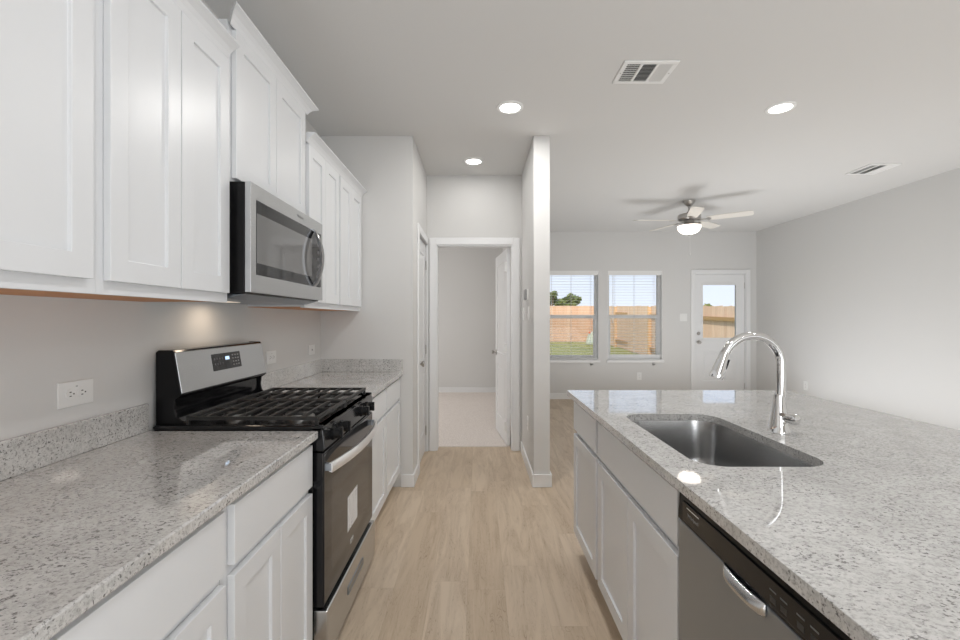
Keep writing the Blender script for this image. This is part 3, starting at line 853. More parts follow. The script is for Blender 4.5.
front('drawer_front', sc_, XI - 0.020, -1, 1.182, 1.968, 0.700, 0.851, shaker=False)
front('door', sc_, XI - 0.020, -1, 1.182, 1.573, 0.125, 0.674); front('door', sc_, XI - 0.020, -1, 1.577, 1.968, 0.125, 0.674)
base_cabinet('white shaker island cabinet nearest the camera, past the dishwasher', -1, -0.25, 0.556, XI, 1.15, 2, GI, gap=0.012)
struct(MB().box(1.152, 1.28, -0.28, 2.50, 0, 0.870).build('wall_island', PAINT))

# sink
sk = thing('kitchen_sink', 'single-bowl stainless undermount sink sunk in the island countertop', 'sink', ((SX0 + SX1) / 2, (SY0 + SY1) / 2, 0.65))
mb = MB(); bm = mb.bm
rings = []
def ring(off, z, r): return [bm.verts.new((x, y, z)) for x, y in rrect(SX0 - off, SX1 + off, SY0 - off, SY1 + off, max(0.01, r))]
spec = [(0.028, 0.870, SR + 0.028), (0.006, 0.870, SR + 0.006), (0.004, 0.862, SR + 0.004), (-0.004, 0.72, SR - 0.004), (-0.010, 0.690, SR - 0.005), (-0.022, 0.672, SR - 0.02), (-0.045, 0.664, SR - 0.04), (-0.13, 0.660, 0.05)]
for o_, z_, r_ in spec: rings.append(ring(o_, z_, r_))
for a, b in zip(rings, rings[1:]):
    n = len(a)
    for i in range(n): bm.faces.new([a[i], a[(i + 1) % n], b[(i + 1) % n], b[i]])
bm.faces.new(rings[-1])
ob = mb.build('bowl', SINKS, sk, smooth=True, angle=60)
sd = ob.modifiers.new('thickness', 'SOLIDIFY'); sd.thickness = 0.0015; sd.offset = -1
MB().lathe([(0.0, 0.001), (0.040, 0.001), (0.044, 0.003), (0.046, 0.0), (0.03, -0.03), (0.0, -0.03)], ((SX0 + SX1) / 2, (SY0 + SY1) / 2, 0.662), n=24).build('drain', CHROME, sk)

# faucet
fx_, fy_ = 1.097, 1.604
fc = thing('kitchen_faucet', 'tall chrome gooseneck pull-down faucet standing beside the sink', 'faucet', (fx_, fy_, CT))
MB().lathe([(0.036, 0), (0.0365, 0.003), (0.035, 0.006), (0.031, 0.03), (0.0265, 0.06), (0.0215, 0.09), (0.0185, 0.118), (0.0165, 0.135), (0.0165, 0.137)], (fx_, fy_, CT), n=40).build('body', CHROME, fc)
pts = [(fx_ + 0.006, fy_, 1.03), (fx_ + 0.007, fy_, 1.14)]
ac, ar, az = fx_ + 0.007 - 0.105, 0.105, 1.150
for k in range(0, 19):
    a = R(k * 8.5); pts.append((ac + ar * math.cos(a), fy_, az + ar * 0.96 * math.sin(a)))
ex, ez = pts[-1][0], pts[-1][2]
tdir = Vector((pts[-1][0] - pts[-2][0], 0, pts[-1][2] - pts[-2][2])).normalized()
pts.append((ex + tdir.x * 0.012, fy_, ez + tdir.z * 0.012))
MB().tube(pts, 0.0155, 20, up=(0, 1, 0)).build('spout', CHROME, fc)
hp = Vector(pts[-1])
hd = Vector((-0.36, 0, -1)).normalized()
MB().lathe([(0.0165, -0.004), (0.017, 0.0), (0.0175, 0.02), (0.0225, 0.07), (0.0245, 0.088), (0.0235, 0.094), (0.018, 0.094), (0.017, 0.090), (0.0, 0.090)], hp, hd, 28).build('spray_head', CHROME, fc)
sb = hp + hd * 0.045 + Vector((0.0205, -0.004, 0.004))
MB().tube([sb - hd * 0.018, sb + hd * 0.018], 0.006, 12).build('spray_button', BLACKM, fc)
# handle: side-mounted barrel with flat lever
hv = Vector((0.42, -0.905, 0.05)).normalized()
h0 = Vector((fx_, fy_, CT + 0.054))
MB().lathe([(0.016, 0.0), (0.0165, 0.030), (0.0185, 0.040), (0.0195, 0.056), (0.0175, 0.064), (0.010, 0.067), (0.0, 0.0675)], h0, hv, 28).build('handle_barrel', CHROME, fc)
p0 = h0 + hv * 0.050 + Vector((-0.012, 0, 0.010))
MB().tube([p0 + Vector((0.014, 0, -0.006)), p0 + Vector((-0.012, -0.006, 0.004)), p0 + Vector((-0.034, -0.010, 0.009))], [0.007, 0.0075, 0.006], 14, sx=1.5).build('handle_lever', CHROME, fc)

# ------------------------------------------------------------------ dishwasher
dy0, dy1 = 0.562, 1.170
dw = thing('dishwasher', 'stainless dishwasher with black control strip built into the island', 'dishwasher', (0.85, 0.866, 0))
XDW = 0.530
MB().box(XDW + 0.045, 1.14, dy0, dy1, 0.02, 0.868).build('tub_body', BLACKM, dw)
MB().box(XDW + 0.10, XDW + 0.12, dy0, dy1, 0.0, 0.02).build('toe_kick', BLACKM, dw)
MB().box(XDW + 0.002, XDW + 0.045, dy0 + 0.002, dy1 - 0.002, 0.11, 0.785).build('door', STEELD, dw, bevel=0.004)
MB().box(XDW + 0.060, XDW + 0.075, dy0 + 0.002, dy1 - 0.002, 0.02, 0.105).build('kick_panel', BLACKM, dw)
cp = MB().prism([(XDW, 0.787), (XDW + 0.045, 0.787), (XDW + 0.045, 0.866), (XDW + 0.014, 0.866), (XDW + 0.004, 0.856)], 'y', dy0 + 0.002, dy1 - 0.002).build('control_panel', BLACKM, dw, bevel=0.003)
# raised inner field of the strip + latch window
MB().box(XDW - 0.0005, XDW + 0.003, dy0 + 0.03, dy1 - 0.03, 0.793, 0.843).build('panel_glass', BLACK, cp, bevel=0.002)
MB().box(XDW - 0.0012, XDW + 0.001, dy1 - 0.115, dy1 - 0.055, 0.8315, 0.834).build('light_strip', BADGE, cp)
text('brand_lettering', 'Whirlpool', 0.02, (XDW - 0.0008, dy1 - 0.085, 0.816), (0, -1, 0), (0, 0, 1), PRINT, cp, width=0.052)
for yy in (0.790, 0.762, 0.722, 0.692, 0.655, 0.620):
    MB().box(XDW - 0.0009, XDW, yy - 0.009, yy + 0.009, 0.8215, 0.8245).build('button_marking', FAINT, cp)
    MB().box(XDW - 0.0009, XDW, yy - 0.008, yy + 0.008, 0.801, 0.812).build('button', simple('button_face', (0.03, 0.03, 0.03), 0.4) if 'button_face' not in MATS else MATS['button_face'], cp)
# scooped pocket handle just below the strip
mb = MB(); bm = mb.bm
rows = []
yc, hw = 0.880, 0.068
for i in range(9):
    v = i / 8
    row = []
    for j in range(17):
        u_ = j / 16 * 2 - 1
        prof_ = max(0.0, (1 - abs(u_) ** 4)) * math.sin(math.pi * (0.12 + 0.88 * v))
        zz = 0.786 - 0.036 * v * (1 - 0.35 * abs(u_) ** 3)
        row.append(bm.verts.new((XDW + 0.002 - 0.016 * prof_, yc + u_ * hw, zz)))
    rows.append(row)
for a, b in zip(rows, rows[1:]):
    for j in range(16): bm.faces.new([a[j], a[j + 1], b[j + 1], b[j]])
hd_ = mb.build('handle', STEEL, dw, smooth=True, angle=80)
sd = hd_.modifiers.new('thickness', 'SOLIDIFY'); sd.thickness = 0.003

# ------------------------------------------------------------------ gas range
ry0, ry1 = 1.628, 2.380
rg = thing('gas_range', 'black and stainless gas range standing between the two left countertops', 'range', (-0.88, 2.004, 0))
MB().box(-1.200, -0.612, ry0, ry1, 0.035, 0.895).build('body', BLACK, rg, bevel=0.003)
# cooktop with raised rim
mb = MB().box(-1.20, -0.575, ry0, ry1, 0.895, 0.908)
mb.box(-1.20, -0.575, ry0, ry0 + 0.018, 0.908, 0.917).box(-1.20, -0.575, ry1 - 0.018, ry1, 0.908, 0.917)
mb.build('cooktop', BLACK, rg, bevel=0.004)
# backguard: profile with set-back riser and overhanging console, curved cheeks
bk0, bk1 = 1.655, 2.322
prof = [(-1.211, 0.895), (-1.211, 1.186), (-1.200, 1.192), (-1.151, 1.192), (-1.145, 1.186), (-1.117, 1.026), (-1.120, 1.020), (-1.146, 1.016), (-1.153, 1.006), (-1.155, 0.93), (-1.14, 0.908), (-1.14, 0.895)]
bg = MB().prism(prof, 'y', bk0 + 0.012, bk1 - 0.012).build('backguard', BLACK, rg, bevel=0.002)
prof = [(-1.213, 0.895), (-1.213, 1.186), (-1.203, 1.194), (-1.150, 1.194), (-1.1435, 1.188), (-1.116, 1.027), (-1.124, 1.018), (-1.140, 1.008), (-1.144, 0.97), (-1.138, 0.942), (-1.118, 0.926), (-1.10, 0.924), (-1.10, 0.895)]
for a, b in ((bk0, bk0 + 0.012), (bk1 - 0.012, bk1)):
    MB().prism(prof, 'y', a, b).build('end_cheek', BLACKM, rg, bevel=0.002)
# stainless console face on the tilted front
pt, pb = Vector((-1.1445, 0, 1.187)), Vector((-1.1170, 0, 1.027))
def console(y0, y1, t0, t1, th, lift, name, mat, par, bev=0.002):
    d = (pb - pt); n = Vector((d.z, 0, -d.x)).normalized()
    if n.x < 0: n = -n
    A = pt + d * t0 + n * lift; B = pt + d * t1 + n * lift
    P = []
    for off in (0.0, th):
        for (q_, y) in ((A, y0), (A, y1), (B, y1), (B, y0)):
            P.append(Vector((q_.x, y, q_.z)) + n * off)
    return MB().quadbox(P).build(name, mat, par, bevel=bev)
cs = console(bk0 + 0.002, bk1 - 0.002, 0.01, 0.985, 0.004, 0.0, 'console_panel', STEEL, rg)
dp = console(1.872, 2.092, 0.17, 0.62, 0.0012, 0.004, 'display', BGLASS, cs, 0.0)
console(1.969, 2.000, 0.27, 0.36, 0.0004, 0.0052, 'clock_digits', DISPLAY, dp, 0.0)
for i in range(3):
    for j in range(4):
        console(2.024 + i * 0.021, 2.034 + i * 0.021, 0.24 + 0.09 * j, 0.27 + 0.09 * j, 0.0004, 0.0052, 'key', PRINT, dp, 0.0)
for i in range(4):
    for j in range(2):
        console(1.884 + i * 0.019, 1.894 + i * 0.019, 0.28 + 0.14 * j, 0.33 + 0.14 * j, 0.0004, 0.0052, 'key', PRINTD, dp, 0.0)
# burners
for (bx, by, br_) in ((-1.00, 1.815, 0.042), (-0.74, 1.815, 0.050), (-1.00, 2.195, 0.046), (-0.74, 2.195, 0.038)):
    b_ = MB().lathe([(br_ + 0.014, 0), (br_ + 0.012, 0.006), (br_, 0.010), (br_, 0.017), (0, 0.017)], (bx, by, 0.908), n=28).build('burner', BURN, rg)
    MB().lathe([(br_ - 0.002, 0.017), (br_ - 0.001, 0.021), (br_ - 0.006, 0.025), (0, 0.026)], (bx, by, 0.908), n=28).build('burner_cap', IRON, b_)
# two continuous grates
gx0, gx1 = -1.098, -0.600
for a, b in ((ry0 + 0.022, 2.000), (2.008, ry1 - 0.022)):
    gr = MB(); zt, h = 0.945, 0.013
    gr.box(gx0, gx1, a, a + 0.014, zt - h, zt).box(gx0, gx1, b - 0.014, b, zt - h, zt).box(gx0, gx0 + 0.014, a, b, zt - h, zt).box(gx1 - 0.014, gx1, a, b, zt - h, zt)
    ym = (a + b) / 2
    gr.box(gx0, gx1, ym - 0.005, ym + 0.005, zt - h, zt - 0.001)
    for x in (-1.03, -0.965, -0.905, -0.845, -0.79, -0.735, -0.67):
        gr.prism([(a + 0.007, zt - h), (b - 0.007, zt - h), (b - 0.007, zt - 0.003), (b - 0.05, zt + 0.001), (a + 0.05, zt + 0.001), (a + 0.007, zt - 0.003)], 'x', x - 0.0055, x + 0.0055)
    for x in (gx0 + 0.007, (gx0 + gx1) / 2, gx1 - 0.007):
        for y in (a + 0.007, b - 0.007):
            gr.box(x - 0.006, x + 0.006, y - 0.006, y + 0.006, 0.908, zt - h)
    gr.build('grate', IRON, rg, bevel=0.0025)
# control fascia and knobs
fp = MB().prism([(-0.615, 0.822), (-0.572, 0.822), (-0.566, 0.830), (-0.574, 0.898), (-0.580, 0.908), (-0.615, 0.908)], 'y', ry0, ry1).build('control_fascia', BLACK, rg, bevel=0.003)
for y in (1.735, 1.842, 2.150, 2.258):
    k = MB().lathe([(0.026, -0.004), (0.026, 0.006), (0.022, 0.010), (0.0205, 0.028), (0.017, 0.031), (0, 0.031)], (-0.570, y, 0.862), (1, 0, 0.1), 28).build('knob', BLACKM, rg)
    MB().box(-0.560, -0.532, y - 0.0065, y + 0.0065, 0.842, 0.886).build('grip', BLACKM, k, bevel=0.002)
# oven door
od = MB().box(-0.612, -0.573, ry0 + 0.004, ry1 - 0.004, 0.240, 0.815).build('oven_door', BLACK, rg, bevel=0.004)
MB().box(-0.573, -0.5705, ry0 + 0.006, ry1 - 0.006, 0.250, 0.808).build('door_glass', BGLASS, od, bevel=0.001)
mb = MB()
mb.box(-0.5706, -0.5702, ry0 + 0.09, ry1 - 0.09, 0.33, 0.69)
mb.build('oven_window', simple('oven_window_tint', (0.055, 0.053, 0.052), 0.05, spec=0.6), od)
hb = []
for i in range(25):
    s = i / 24; y = ry0 + 0.016 + (ry1 - ry0 - 0.032) * s
    hb.append((y, -0.545 + 0.040 * (1 - (2 * s - 1) ** 2)))
mb = MB(); bm = mb.bm; prev = None
for y, x in hb:
    r_ = [bm.verts.new(p) for p in ((x - 0.012, y, 0.742), (x, y, 0.738), (x + 0.003, y, 0.758), (x, y, 0.778), (x - 0.012, y, 0.774))]
    if prev:
        for i in range(5): bm.faces.new([prev[i], prev[(i + 1) % 5], r_[(i + 1) % 5], r_[i]])
    else: bm.faces.new(r_)
    prev = r_
bm.faces.new(prev[::-1])
hdl = mb.build('handle', simple('handle_satin_steel', (0.88, 0.88, 0.88), 0.38, metal=1.0), od, smooth=True, angle=40)
for y in (ry0 + 0.024, ry1 - 0.024):
    MB().box(-0.572, -0.548, y - 0.009, y + 0.009, 0.744, 0.772).build('handle_mount', STEELD, hdl, bevel=0.002)
lbl = MB().box(-0.5702, -0.5698, 1.925, 2.078, 0.378, 0.530).build('paper_label', PAPER, od)
bd_ = MB().box(-0.5705, -0.5690, 1.965, 2.010, 0.308, 0.326).build('badge', BADGE, od, bevel=0.0008)
text('brand_lettering', 'Whirlpool', 0.01, (-0.5688, 1.9875, 0.317), (0, 1, 0), (0, 0, 1), PRINTD, bd_, width=0.038)
# storage drawer
dr = MB().prism([(-0.612, 0.032), (-0.572, 0.032), (-0.558, 0.045), (-0.556, 0.20), (-0.560, 0.228), (-0.612, 0.228)], 'y', ry0 + 0.004, ry1 - 0.004).build('storage_drawer', STEEL, rg, bevel=0.004)
mb = MB()
yA, yB = 1.885, 2.125
mb.box(-0.557, -0.5535, yA, yB, 0.160, 0.164).box(-0.557, -0.5535, yA, yB, 0.128, 0.132).box(-0.557, -0.5535, yA, yA + 0.004, 0.132, 0.160).box(-0.557, -0.5535, yB - 0.004, yB, 0.132, 0.160)
mb.build('handle_slot', STEELD, dr, bevel=0.0012)
MB().box(-0.5562, -0.5552, yA + 0.004, yB - 0.004, 0.132, 0.160).build('slot_recess', simple('recess_steel', (0.36, 0.36, 0.36), 0.35, metal=1.0), dr)
for x in (-1.15, -0.60):
    for y in (ry0 + 0.05, ry1 - 0.05):
        MB().lathe([(0.016, 0), (0.016, 0.01), (0.009, 0.012), (0.009, 0.036)], (x, y, 0), n=14).build('foot', RUBBER, rg)

# ------------------------------------------------------------------ microwave
my0, my1, mz0, mz1 = 1.630, 2.384, 1.410, 1.8225
# 
mw = thing('microwave', 'stainless over-the-range microwave mounted above the gas range', 'microwave', (-1.03, 2.0, mz0))
MB().box(XL + 0.002, -0.8655, my0, my1, mz0 - 0.004, 1.8225).build('case', BLACKM, mw, bevel=0.003)
XM = -0.842
dm = MB().slab((XM, my0 + 0.001, mz0 + 0.002), (0, 1, 0), (0, 0, 1), (1, 0, 0), [0, 0.040, 0.728, my1 - my0 - 0.002], [0, 0.068, 0.352, mz1 - mz0 - 0.002], {(1, 1)}, 0.0225, 0.003, back=False).build('door', STEEL, mw, bevel=0.004)
MB().box(XM - 0.0028, XM + 0.0006, my0 + 0.043, my0 + 0.727, mz0 + 0.072, mz0 + 0.352).build('door_glass', BGLASS, dm, bevel=0.001)
MB().box(XM + 0.0006, XM + 0.0009, my0 + 0.043, my0 + 0.60, mz0 + 0.115, mz0 + 0.305).build('viewing_window', simple('microwave_window_reflection', (0.16, 0.16, 0.16), 0.04, spec=0.8), dm)  # grey base colour paints in a reflection on the glass
text('brand_lettering', 'Whirlpool', 0.02, (XM + 0.0006, 2.085, mz0 + 0.385), (0, 1, 0), (0, 0, 1), PRINT, dm, width=0.070)
for j in range(6):
    MB().box(XM + 0.0006, XM + 0.001, my0 + 0.672, my0 + 0.700, mz0 + 0.10 + 0.036 * j, mz0 + 0.115 + 0.036 * j).build('touch_key', PRINTD, dm)
pts = []; hy = my0 + 0.618
for i in range(21):
    s = i / 20; z = mz0 + 0.068 + 0.290 * s
    pts.append((XM + 0.004 + 0.044 * math.sin(math.pi * s) ** 0.75, hy, z))
hh = MB(); bm = hh.bm; prev = None
for (x, y, z) in pts:
    r_ = [bm.verts.new(p) for p in ((x - 0.008, y - 0.017, z), (x + 0.004, y - 0.017, z), (x + 0.008, y, z), (x + 0.004, y + 0.017, z), (x - 0.008, y + 0.017, z))]
    if prev:
        for i in range(5): bm.faces.new([prev[i], prev[(i + 1) % 5], r_[(i + 1) % 5], r_[i]])
    else: bm.faces.new(r_)
    prev = r_
bm.faces.new(prev[::-1])
hh.build('handle', simple('handle_dark_chrome', (0.36, 0.36, 0.37), 0.16, metal=1.0), dm, smooth=True, angle=40)
MB().prism([(XL + 0.03, mz0 - 0.022), (-0.93, mz0 - 0.022), (-0.870, mz0 - 0.004), (XL + 0.03, mz0 - 0.004)], 'y', my0 + 0.01, my1 - 0.01).build('bottom_vent', STEELD, mw, bevel=0.003)
MB().box(-1.16, -1.08, 1.90, 2.00, mz0 - 0.0235, mz0 - 0.0215).build('task_lamp', TASK, mw)
tl = lamp('task_lamp_light', 'AREA', (-1.10, 1.95, mz0 - 0.025), 0.36, (1.0, 0.80, 0.60), (0, 0, 0), shape='RECTANGLE', size=0.07, size_y=0.09)

# ------------------------------------------------------------------ ceiling fixtures
def downlight(x, y, label, watts):
    t = thing('recessed_light', label, 'ceiling light', (x, y, CEILZ), 'recessed ceiling lights')
    MB().lathe([(0.066, -0.002), (0.070, -0.010), (0.088, -0.006), (0.090, -0.001), (0.090, 0.0), (0.066, 0.0)], (x, y, CEILZ), n=40, cap=False).build('trim_ring', VENTW, t)
    MB().lathe([(0.0, -0.004), (0.067, -0.004), (0.067, -0.001), (0, -0.001)], (x, y, CEILZ), n=40).build('lens', LENS, t)
    l = lamp('lens_light', 'AREA', (x, y, CEILZ - 0.012), watts, (1.0, 0.98, 0.95), (0, 0, 0), shape='DISK', size=0.13)
downlight(0.216, 2.97, 'round recessed ceiling light over the kitchen aisle, left of the larger air vent', 11)
downlight(-0.04, 3.985, 'small round recessed ceiling light inside the hallway above the doorway', 1.5)
downlight(2.047, 2.977, 'round recessed ceiling light on the right, above the island side', 5)

def register(name, label, x0, x1, y0, y1, banks):
    t = thing(name, label, 'air vent', ((x0 + x1) / 2, (y0 + y1) / 2, CEILZ), 'ceiling air vents')
    f = 0.026; z1, z0 = CEILZ, CEILZ - 0.008
    mb = MB().box(x0, x1, y0, y0 + f, z0, z1).box(x0, x1, y1 - f, y1, z0, z1).box(x0, x0 + f, y0 + f, y1 - f, z0, z1).box(x1 - f, x1, y0 + f, y1 - f, z0, z1)
    n = len(banks); ix0, ix1 = x0 + f, x1 - f; d = 0.014; wb_ = (ix1 - ix0 - d * (n - 1)) / n
    for i in range(1, n):
        a = ix0 + i * wb_ + (i - 1) * d; mb.box(a, a + d, y0 + f, y1 - f, z0, z1)
    mb.build('frame', VENTW, t, bevel=0.002)
    MB().box(ix0, ix1, y0 + f, y1 - f, CEILZ - 0.0015, CEILZ - 0.0005).build('duct_shade', VENTD, t)  # dark sheet painted as the shade inside the duct, no hole behind
    for i, kind in enumerate(banks):
        a = ix0 + i * (wb_ + d); mb = MB()
        if kind in 'lr':
            m = 9; s = wb_ / m
            for k in range(m):
                c = a + (k + 0.5) * s; tl_ = 0.0020 if kind == 'l' else -0.0040
                mb.quadbox([(c - tl_ - 0.0005, y0 + f, z0 + 0.0005), (c - tl_ - 0.0005, y1 - f, z0 + 0.0005), (c - tl_ + 0.0005, y1 - f, z0 + 0.0005), (c - tl_ + 0.0005, y0 + f, z0 + 0.0005),
                            (c + tl_ - 0.0005, y0 + f, z1 - 0.002), (c + tl_ - 0.0005, y1 - f, z1 - 0.002), (c + tl_ + 0.0005, y1 - f, z1 - 0.002), (c + tl_ + 0.0005, y0 + f, z1 - 0.002)])
            if kind == 'l':
                for k in range(1, 9):
                    c = y0 + f + k * (y1 - y0 - 2 * f) / 9; mb.box(a, a + wb_, c - 0.001, c + 0.001, z0 + 0.003, z0 + 0.006)
        else:
            m = 13; s = (y1 - y0 - 2 * f) / m
            for k in range(m):
                c = y0 + f + (k + 0.5) * s
                mb.quadbox([(a, c + 0.0025, z1 - 0.002), (a + wb_, c + 0.0025, z1 - 0.002), (a + wb_, c + 0.0033, z1 - 0.002), (a, c + 0.0033, z1 - 0.002), (a, c - 0.0033, z0 + 0.0005), (a + wb_, c - 0.0033, z0 + 0.0005), (a + wb_, c - 0.0025, z0 + 0.0005), (a, c - 0.0025, z0 + 0.0005)])
        mb.build('louvers', VENTW, t)
    for c in ((x0 + 0.013, (y0 + y1) / 2), (x1 - 0.013, (y0 + y1) / 2)):
        MB().lathe([(0.004, 0), (0.004, 0.0012), (0, 0.0015)], (c[0], c[1], z0), (0, 0, -1), 12).build('screw', NICKEL, t)
register('ceiling_vent', 'larger white three-section air vent in the ceiling above the kitchen', 0.812, 1.118, 2.433, 2.664, 'lhr')
register('ceiling_vent', 'white ceiling air vent far right near the right wall', 3.62, 3.90, 4.05, 4.34, 'lhr')

# ceiling fan
fX, fY = 2.558, 5.33
fan = thing('ceiling_fan', 'five-blade white ceiling fan with lit frosted bowl in the living room', 'ceiling fan', (fX, fY, CEILZ))
MB().lathe([(0.066, 0), (0.066, -0.018), (0.055, -0.035), (0.030, -0.062), (0.018, -0.070), (0.0, -0.070)], (fX, fY, CEILZ), n=32).build('canopy', NICKEL, fan)
MB().lathe([(0.012, -0.065), (0.012, -0.15)], (fX, fY, CEILZ), n=16).build('downrod', NICKEL, fan)
MB().lathe([(0.02, -0.130), (0.026, -0.140), (0.05, -0.150), (0.118, -0.165), (0.130, -0.178), (0.130, -0.222), (0.115, -0.238), (0.07, -0.245), (0.06, -0.262), (0.0, -0.262)], (fX, fY, CEILZ), n=40).build('motor_housing', NICKEL, fan)
zb = CEILZ - 0.236
for k in range(5):
    a = R(-36 + 72 * k)
    d = Vector((math.cos(a), math.sin(a), 0)); s = Vector((-math.sin(a), math.cos(a), 0)); p = R(-11)
    s2 = s * math.cos(p) + Vector((0, 0, 1)) * math.sin(p); nn = d.cross(s2).normalized() * 0.004
    c0 = Vector((fX, fY, zb))
    outl = [(0.19, -0.050), (0.19, 0.050), (0.30, 0.062), (0.60, 0.068), (0.645, 0.062), (0.665, 0.040), (0.665, -0.040), (0.645, -0.062), (0.60, -0.068), (0.30, -0.062)]
    mb = MB(); bm = mb.bm
    T = [bm.verts.new(c0 + d * u + s2 * v + nn) for u, v in outl]; Bv = [bm.verts.new(c0 + d * u + s2 * v - nn) for u, v in outl]
    bm.faces.new(T); bm.faces.new(Bv[::-1])
    for i in range(len(outl)): bm.faces.new([T[i], Bv[i], Bv[(i + 1) % len(outl)], T[(i + 1) % len(outl)]])
    bl = mb.build('blade', BLADE, fan, bevel=0.0015)
    mb = MB()
    mb.bar(c0 + d * 0.09 - nn * 2, c0 + d * 0.24 - nn * 2.2, 0.030, 0.006, up=nn.normalized())
    mb.bar(c0 + d * 0.21 - nn * 2.2 - s2 * 0.035, c0 + d * 0.21 - nn * 2.2 + s2 * 0.035, 0.03, 0.005, up=nn.normalized())
    mb.build('blade_iron', NICKEL, bl, bevel=0.002)
lk = MB().lathe([(0.055, -0.258), (0.060, -0.275), (0.085, -0.288), (0.128, -0.296), (0.132, -0.305), (0.0, -0.305)], (fX, fY, CEILZ), n=36).build('light_fitter', NICKEL, fan)
MB().lathe([(0.131, -0.306), (0.132, -0.314), (0.127, -0.340), (0.110, -0.370), (0.078, -0.392), (0.040, -0.403), (0.0, -0.406)], (fX, fY, CEILZ), n=40).build('glass_bowl', BOWL, fan)
MB().lathe([(0.014, -0.405), (0.014, -0.415), (0.007, -0.425), (0, -0.428)], (fX, fY, CEILZ), n=16).build('finial', NICKEL, fan)
ch = MB().tube([(fX + 0.005, fY - 0.01, CEILZ - 0.42), (fX + 0.006, fY - 0.01, CEILZ - 0.63)], 0.002, 8).build('pull_chain', PLATE, fan)
MB().lathe([(0.0, 0), (0.006, 0.006), (0.007, 0.02), (0.003, 0.035), (0, 0.036)], (fX + 0.006, fY - 0.01, CEILZ - 0.665), n=12).build('chain_knob', PLATE, ch)

# ------------------------------------------------------------------ outlets, switches, thermostat
def wall_plate(name, label, cat, C, U, N, w, h, kind, group=None):
    """C centre on the wall, U = direction along the wall (to the viewer's right), N = outward normal"""
    C, U, N = Vector(C), Vector(U), Vector(N); V = Vector((0, 0, 1))
    t = thing(name, label, cat, C, group)
    def bx(u0, u1, v0, v1, d0, d1):
        return MB().quadbox([C + U * u + V * v + N * d for d in (d0, d1) for (u, v) in ((u0, v0), (u1, v0), (u1, v1), (u0, v1))])
    bx(-w / 2, w / 2, -h / 2, h / 2, 0, 0.006).build('cover_plate', PLATE, t, bevel=0.002)
    def sock(u, v, horiz):
        mb = MB(); q = N.to_track_quat('Z', 'Y')
        mb.lathe([(0.0165, 0.005), (0.0165, 0.0078), (0.0, 0.0078)], C + U * u + V * v, N, 24)
        r = mb.build('receptacle', PLATE, t)
        for i, s in enumerate((-1, 1)):
            if horiz: m_ = bx(u - 0.006, u + 0.001, v + s * 0.006 - 0.0014, v + s * 0.006 + 0.0014, 0.0077, 0.0082)
            else: m_ = bx(u + s * 0.006 - 0.0014, u + s * 0.006 + 0.0014, v - 0.001, v + 0.006, 0.0077, 0.0082)
            m_.build('slot', SLOT, r)
        (bx(u + 0.006, u + 0.0105, v - 0.002, v + 0.002, 0.0077, 0.0082) if horiz else bx(u - 0.002, u + 0.002, v - 0.0105, v - 0.006, 0.0077, 0.0082)).build('slot', SLOT, r)
    if kind == 'duplex_h':
        for u in (-0.0195, 0.0195): sock(u, 0, True)
        bx(-0.003, 0.003, 0.020, 0.023, 0.006, 0.0066).build('screw', GREY, t)
    elif kind == 'duplex_v':
        for v in (-0.0195, 0.0195): sock(0, v, False)
        bx(-0.002, 0.002, -0.002, 0.002, 0.006, 0.0066).build('screw', PLATE, t)
    elif kind == 'jack':
        MB().lathe([(0.006, 0.005), (0.006, 0.010), (0, 0.010)], C, N, 16).build('socket', GREY, t)
        bx(-0.002, 0.002, 0.018, 0.022, 0.006, 0.0066).build('screw', GREY, t)
    elif kind == 'switch1':
        bx(-0.016, 0.016, -0.033, 0.033, 0.005, 0.010).build('rocker', PLATE, t, bevel=0.002)
    elif kind == 'switch2':
        for u in (-0.023, 0.023): bx(u - 0.016, u + 0.016, -0.033, 0.033, 0.005, 0.010).build('rocker', PLATE, t, bevel=0.002)
    return t
Yp, Xp = (0, 1, 0), (1, 0, 0)
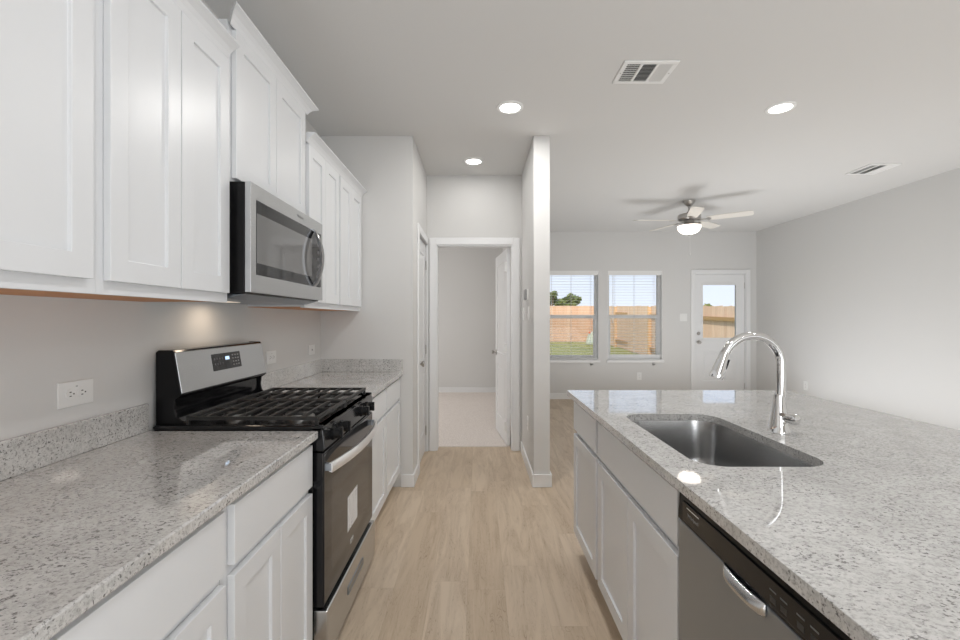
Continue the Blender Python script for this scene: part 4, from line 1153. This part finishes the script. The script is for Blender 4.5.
GO = 'white electrical outlets'
wall_plate('wall_outlet', 'white sideways wall outlet above left foreground countertop, before the range', 'outlet', (XL, 1.342, 1.086), Yp, Xp, 0.118, 0.076, 'duplex_h', GO)
wall_plate('wall_outlet', 'white sideways wall outlet right beside the far edge of range backguard', 'outlet', (XL, 2.612, 1.085), Yp, Xp, 0.118, 0.076, 'duplex_h', GO)
wall_plate('wall_jack', 'small white jack plate on left wall near the end corner', 'wall plate', (XL, 3.245, 1.085), Yp, Xp, 0.115, 0.072, 'jack')
wall_plate('wall_outlet', 'white outlet low on the end of the hallway wall, above its baseboard', 'outlet', (HXR, 3.83, 0.405), (0, -1, 0), (-1, 0, 0), 0.072, 0.118, 'duplex_v', GO)
wall_plate('light_switch', 'white single light switch on hallway wall, nearer the bedroom doorway', 'switch', (HXR, 4.20, 1.36), (0, -1, 0), (-1, 0, 0), 0.072, 0.118, 'switch1', 'light switches')
wall_plate('light_switch', 'white single light switch on hallway wall, directly below the thermostat', 'switch', (HXR, 3.765, 1.36), (0, -1, 0), (-1, 0, 0), 0.072, 0.118, 'switch1', 'light switches')
wall_plate('light_switch', 'white double light switch on far wall left of the exterior door', 'switch', (3.362, YF, 1.338), Xp, (0, -1, 0), 0.118, 0.125, 'switch2', 'light switches')
wall_plate('wall_outlet', 'white outlet low on far wall under the right window', 'outlet', (2.637, YF, 0.376), Xp, (0, -1, 0), 0.075, 0.122, 'duplex_v', GO)
wall_plate('wall_outlet', 'white outlet low on the right wall, past the faucet', 'outlet', (XR, 6.115, 0.385), (0, -1, 0), (-1, 0, 0), 0.075, 0.125, 'duplex_v', GO)
ts = thing('thermostat', 'small grey thermostat mounted high on the hallway wall above a switch', 'thermostat', (HXR, 3.86, 1.525))
MB().box(HXR - 0.012, HXR, 3.80, 3.92, 1.475, 1.575).build('base_plate', PLATE, ts, bevel=0.003)
MB().box(HXR - 0.030, HXR - 0.012, 3.805, 3.915, 1.480, 1.570).build('front_cover', GREY, ts, bevel=0.004)
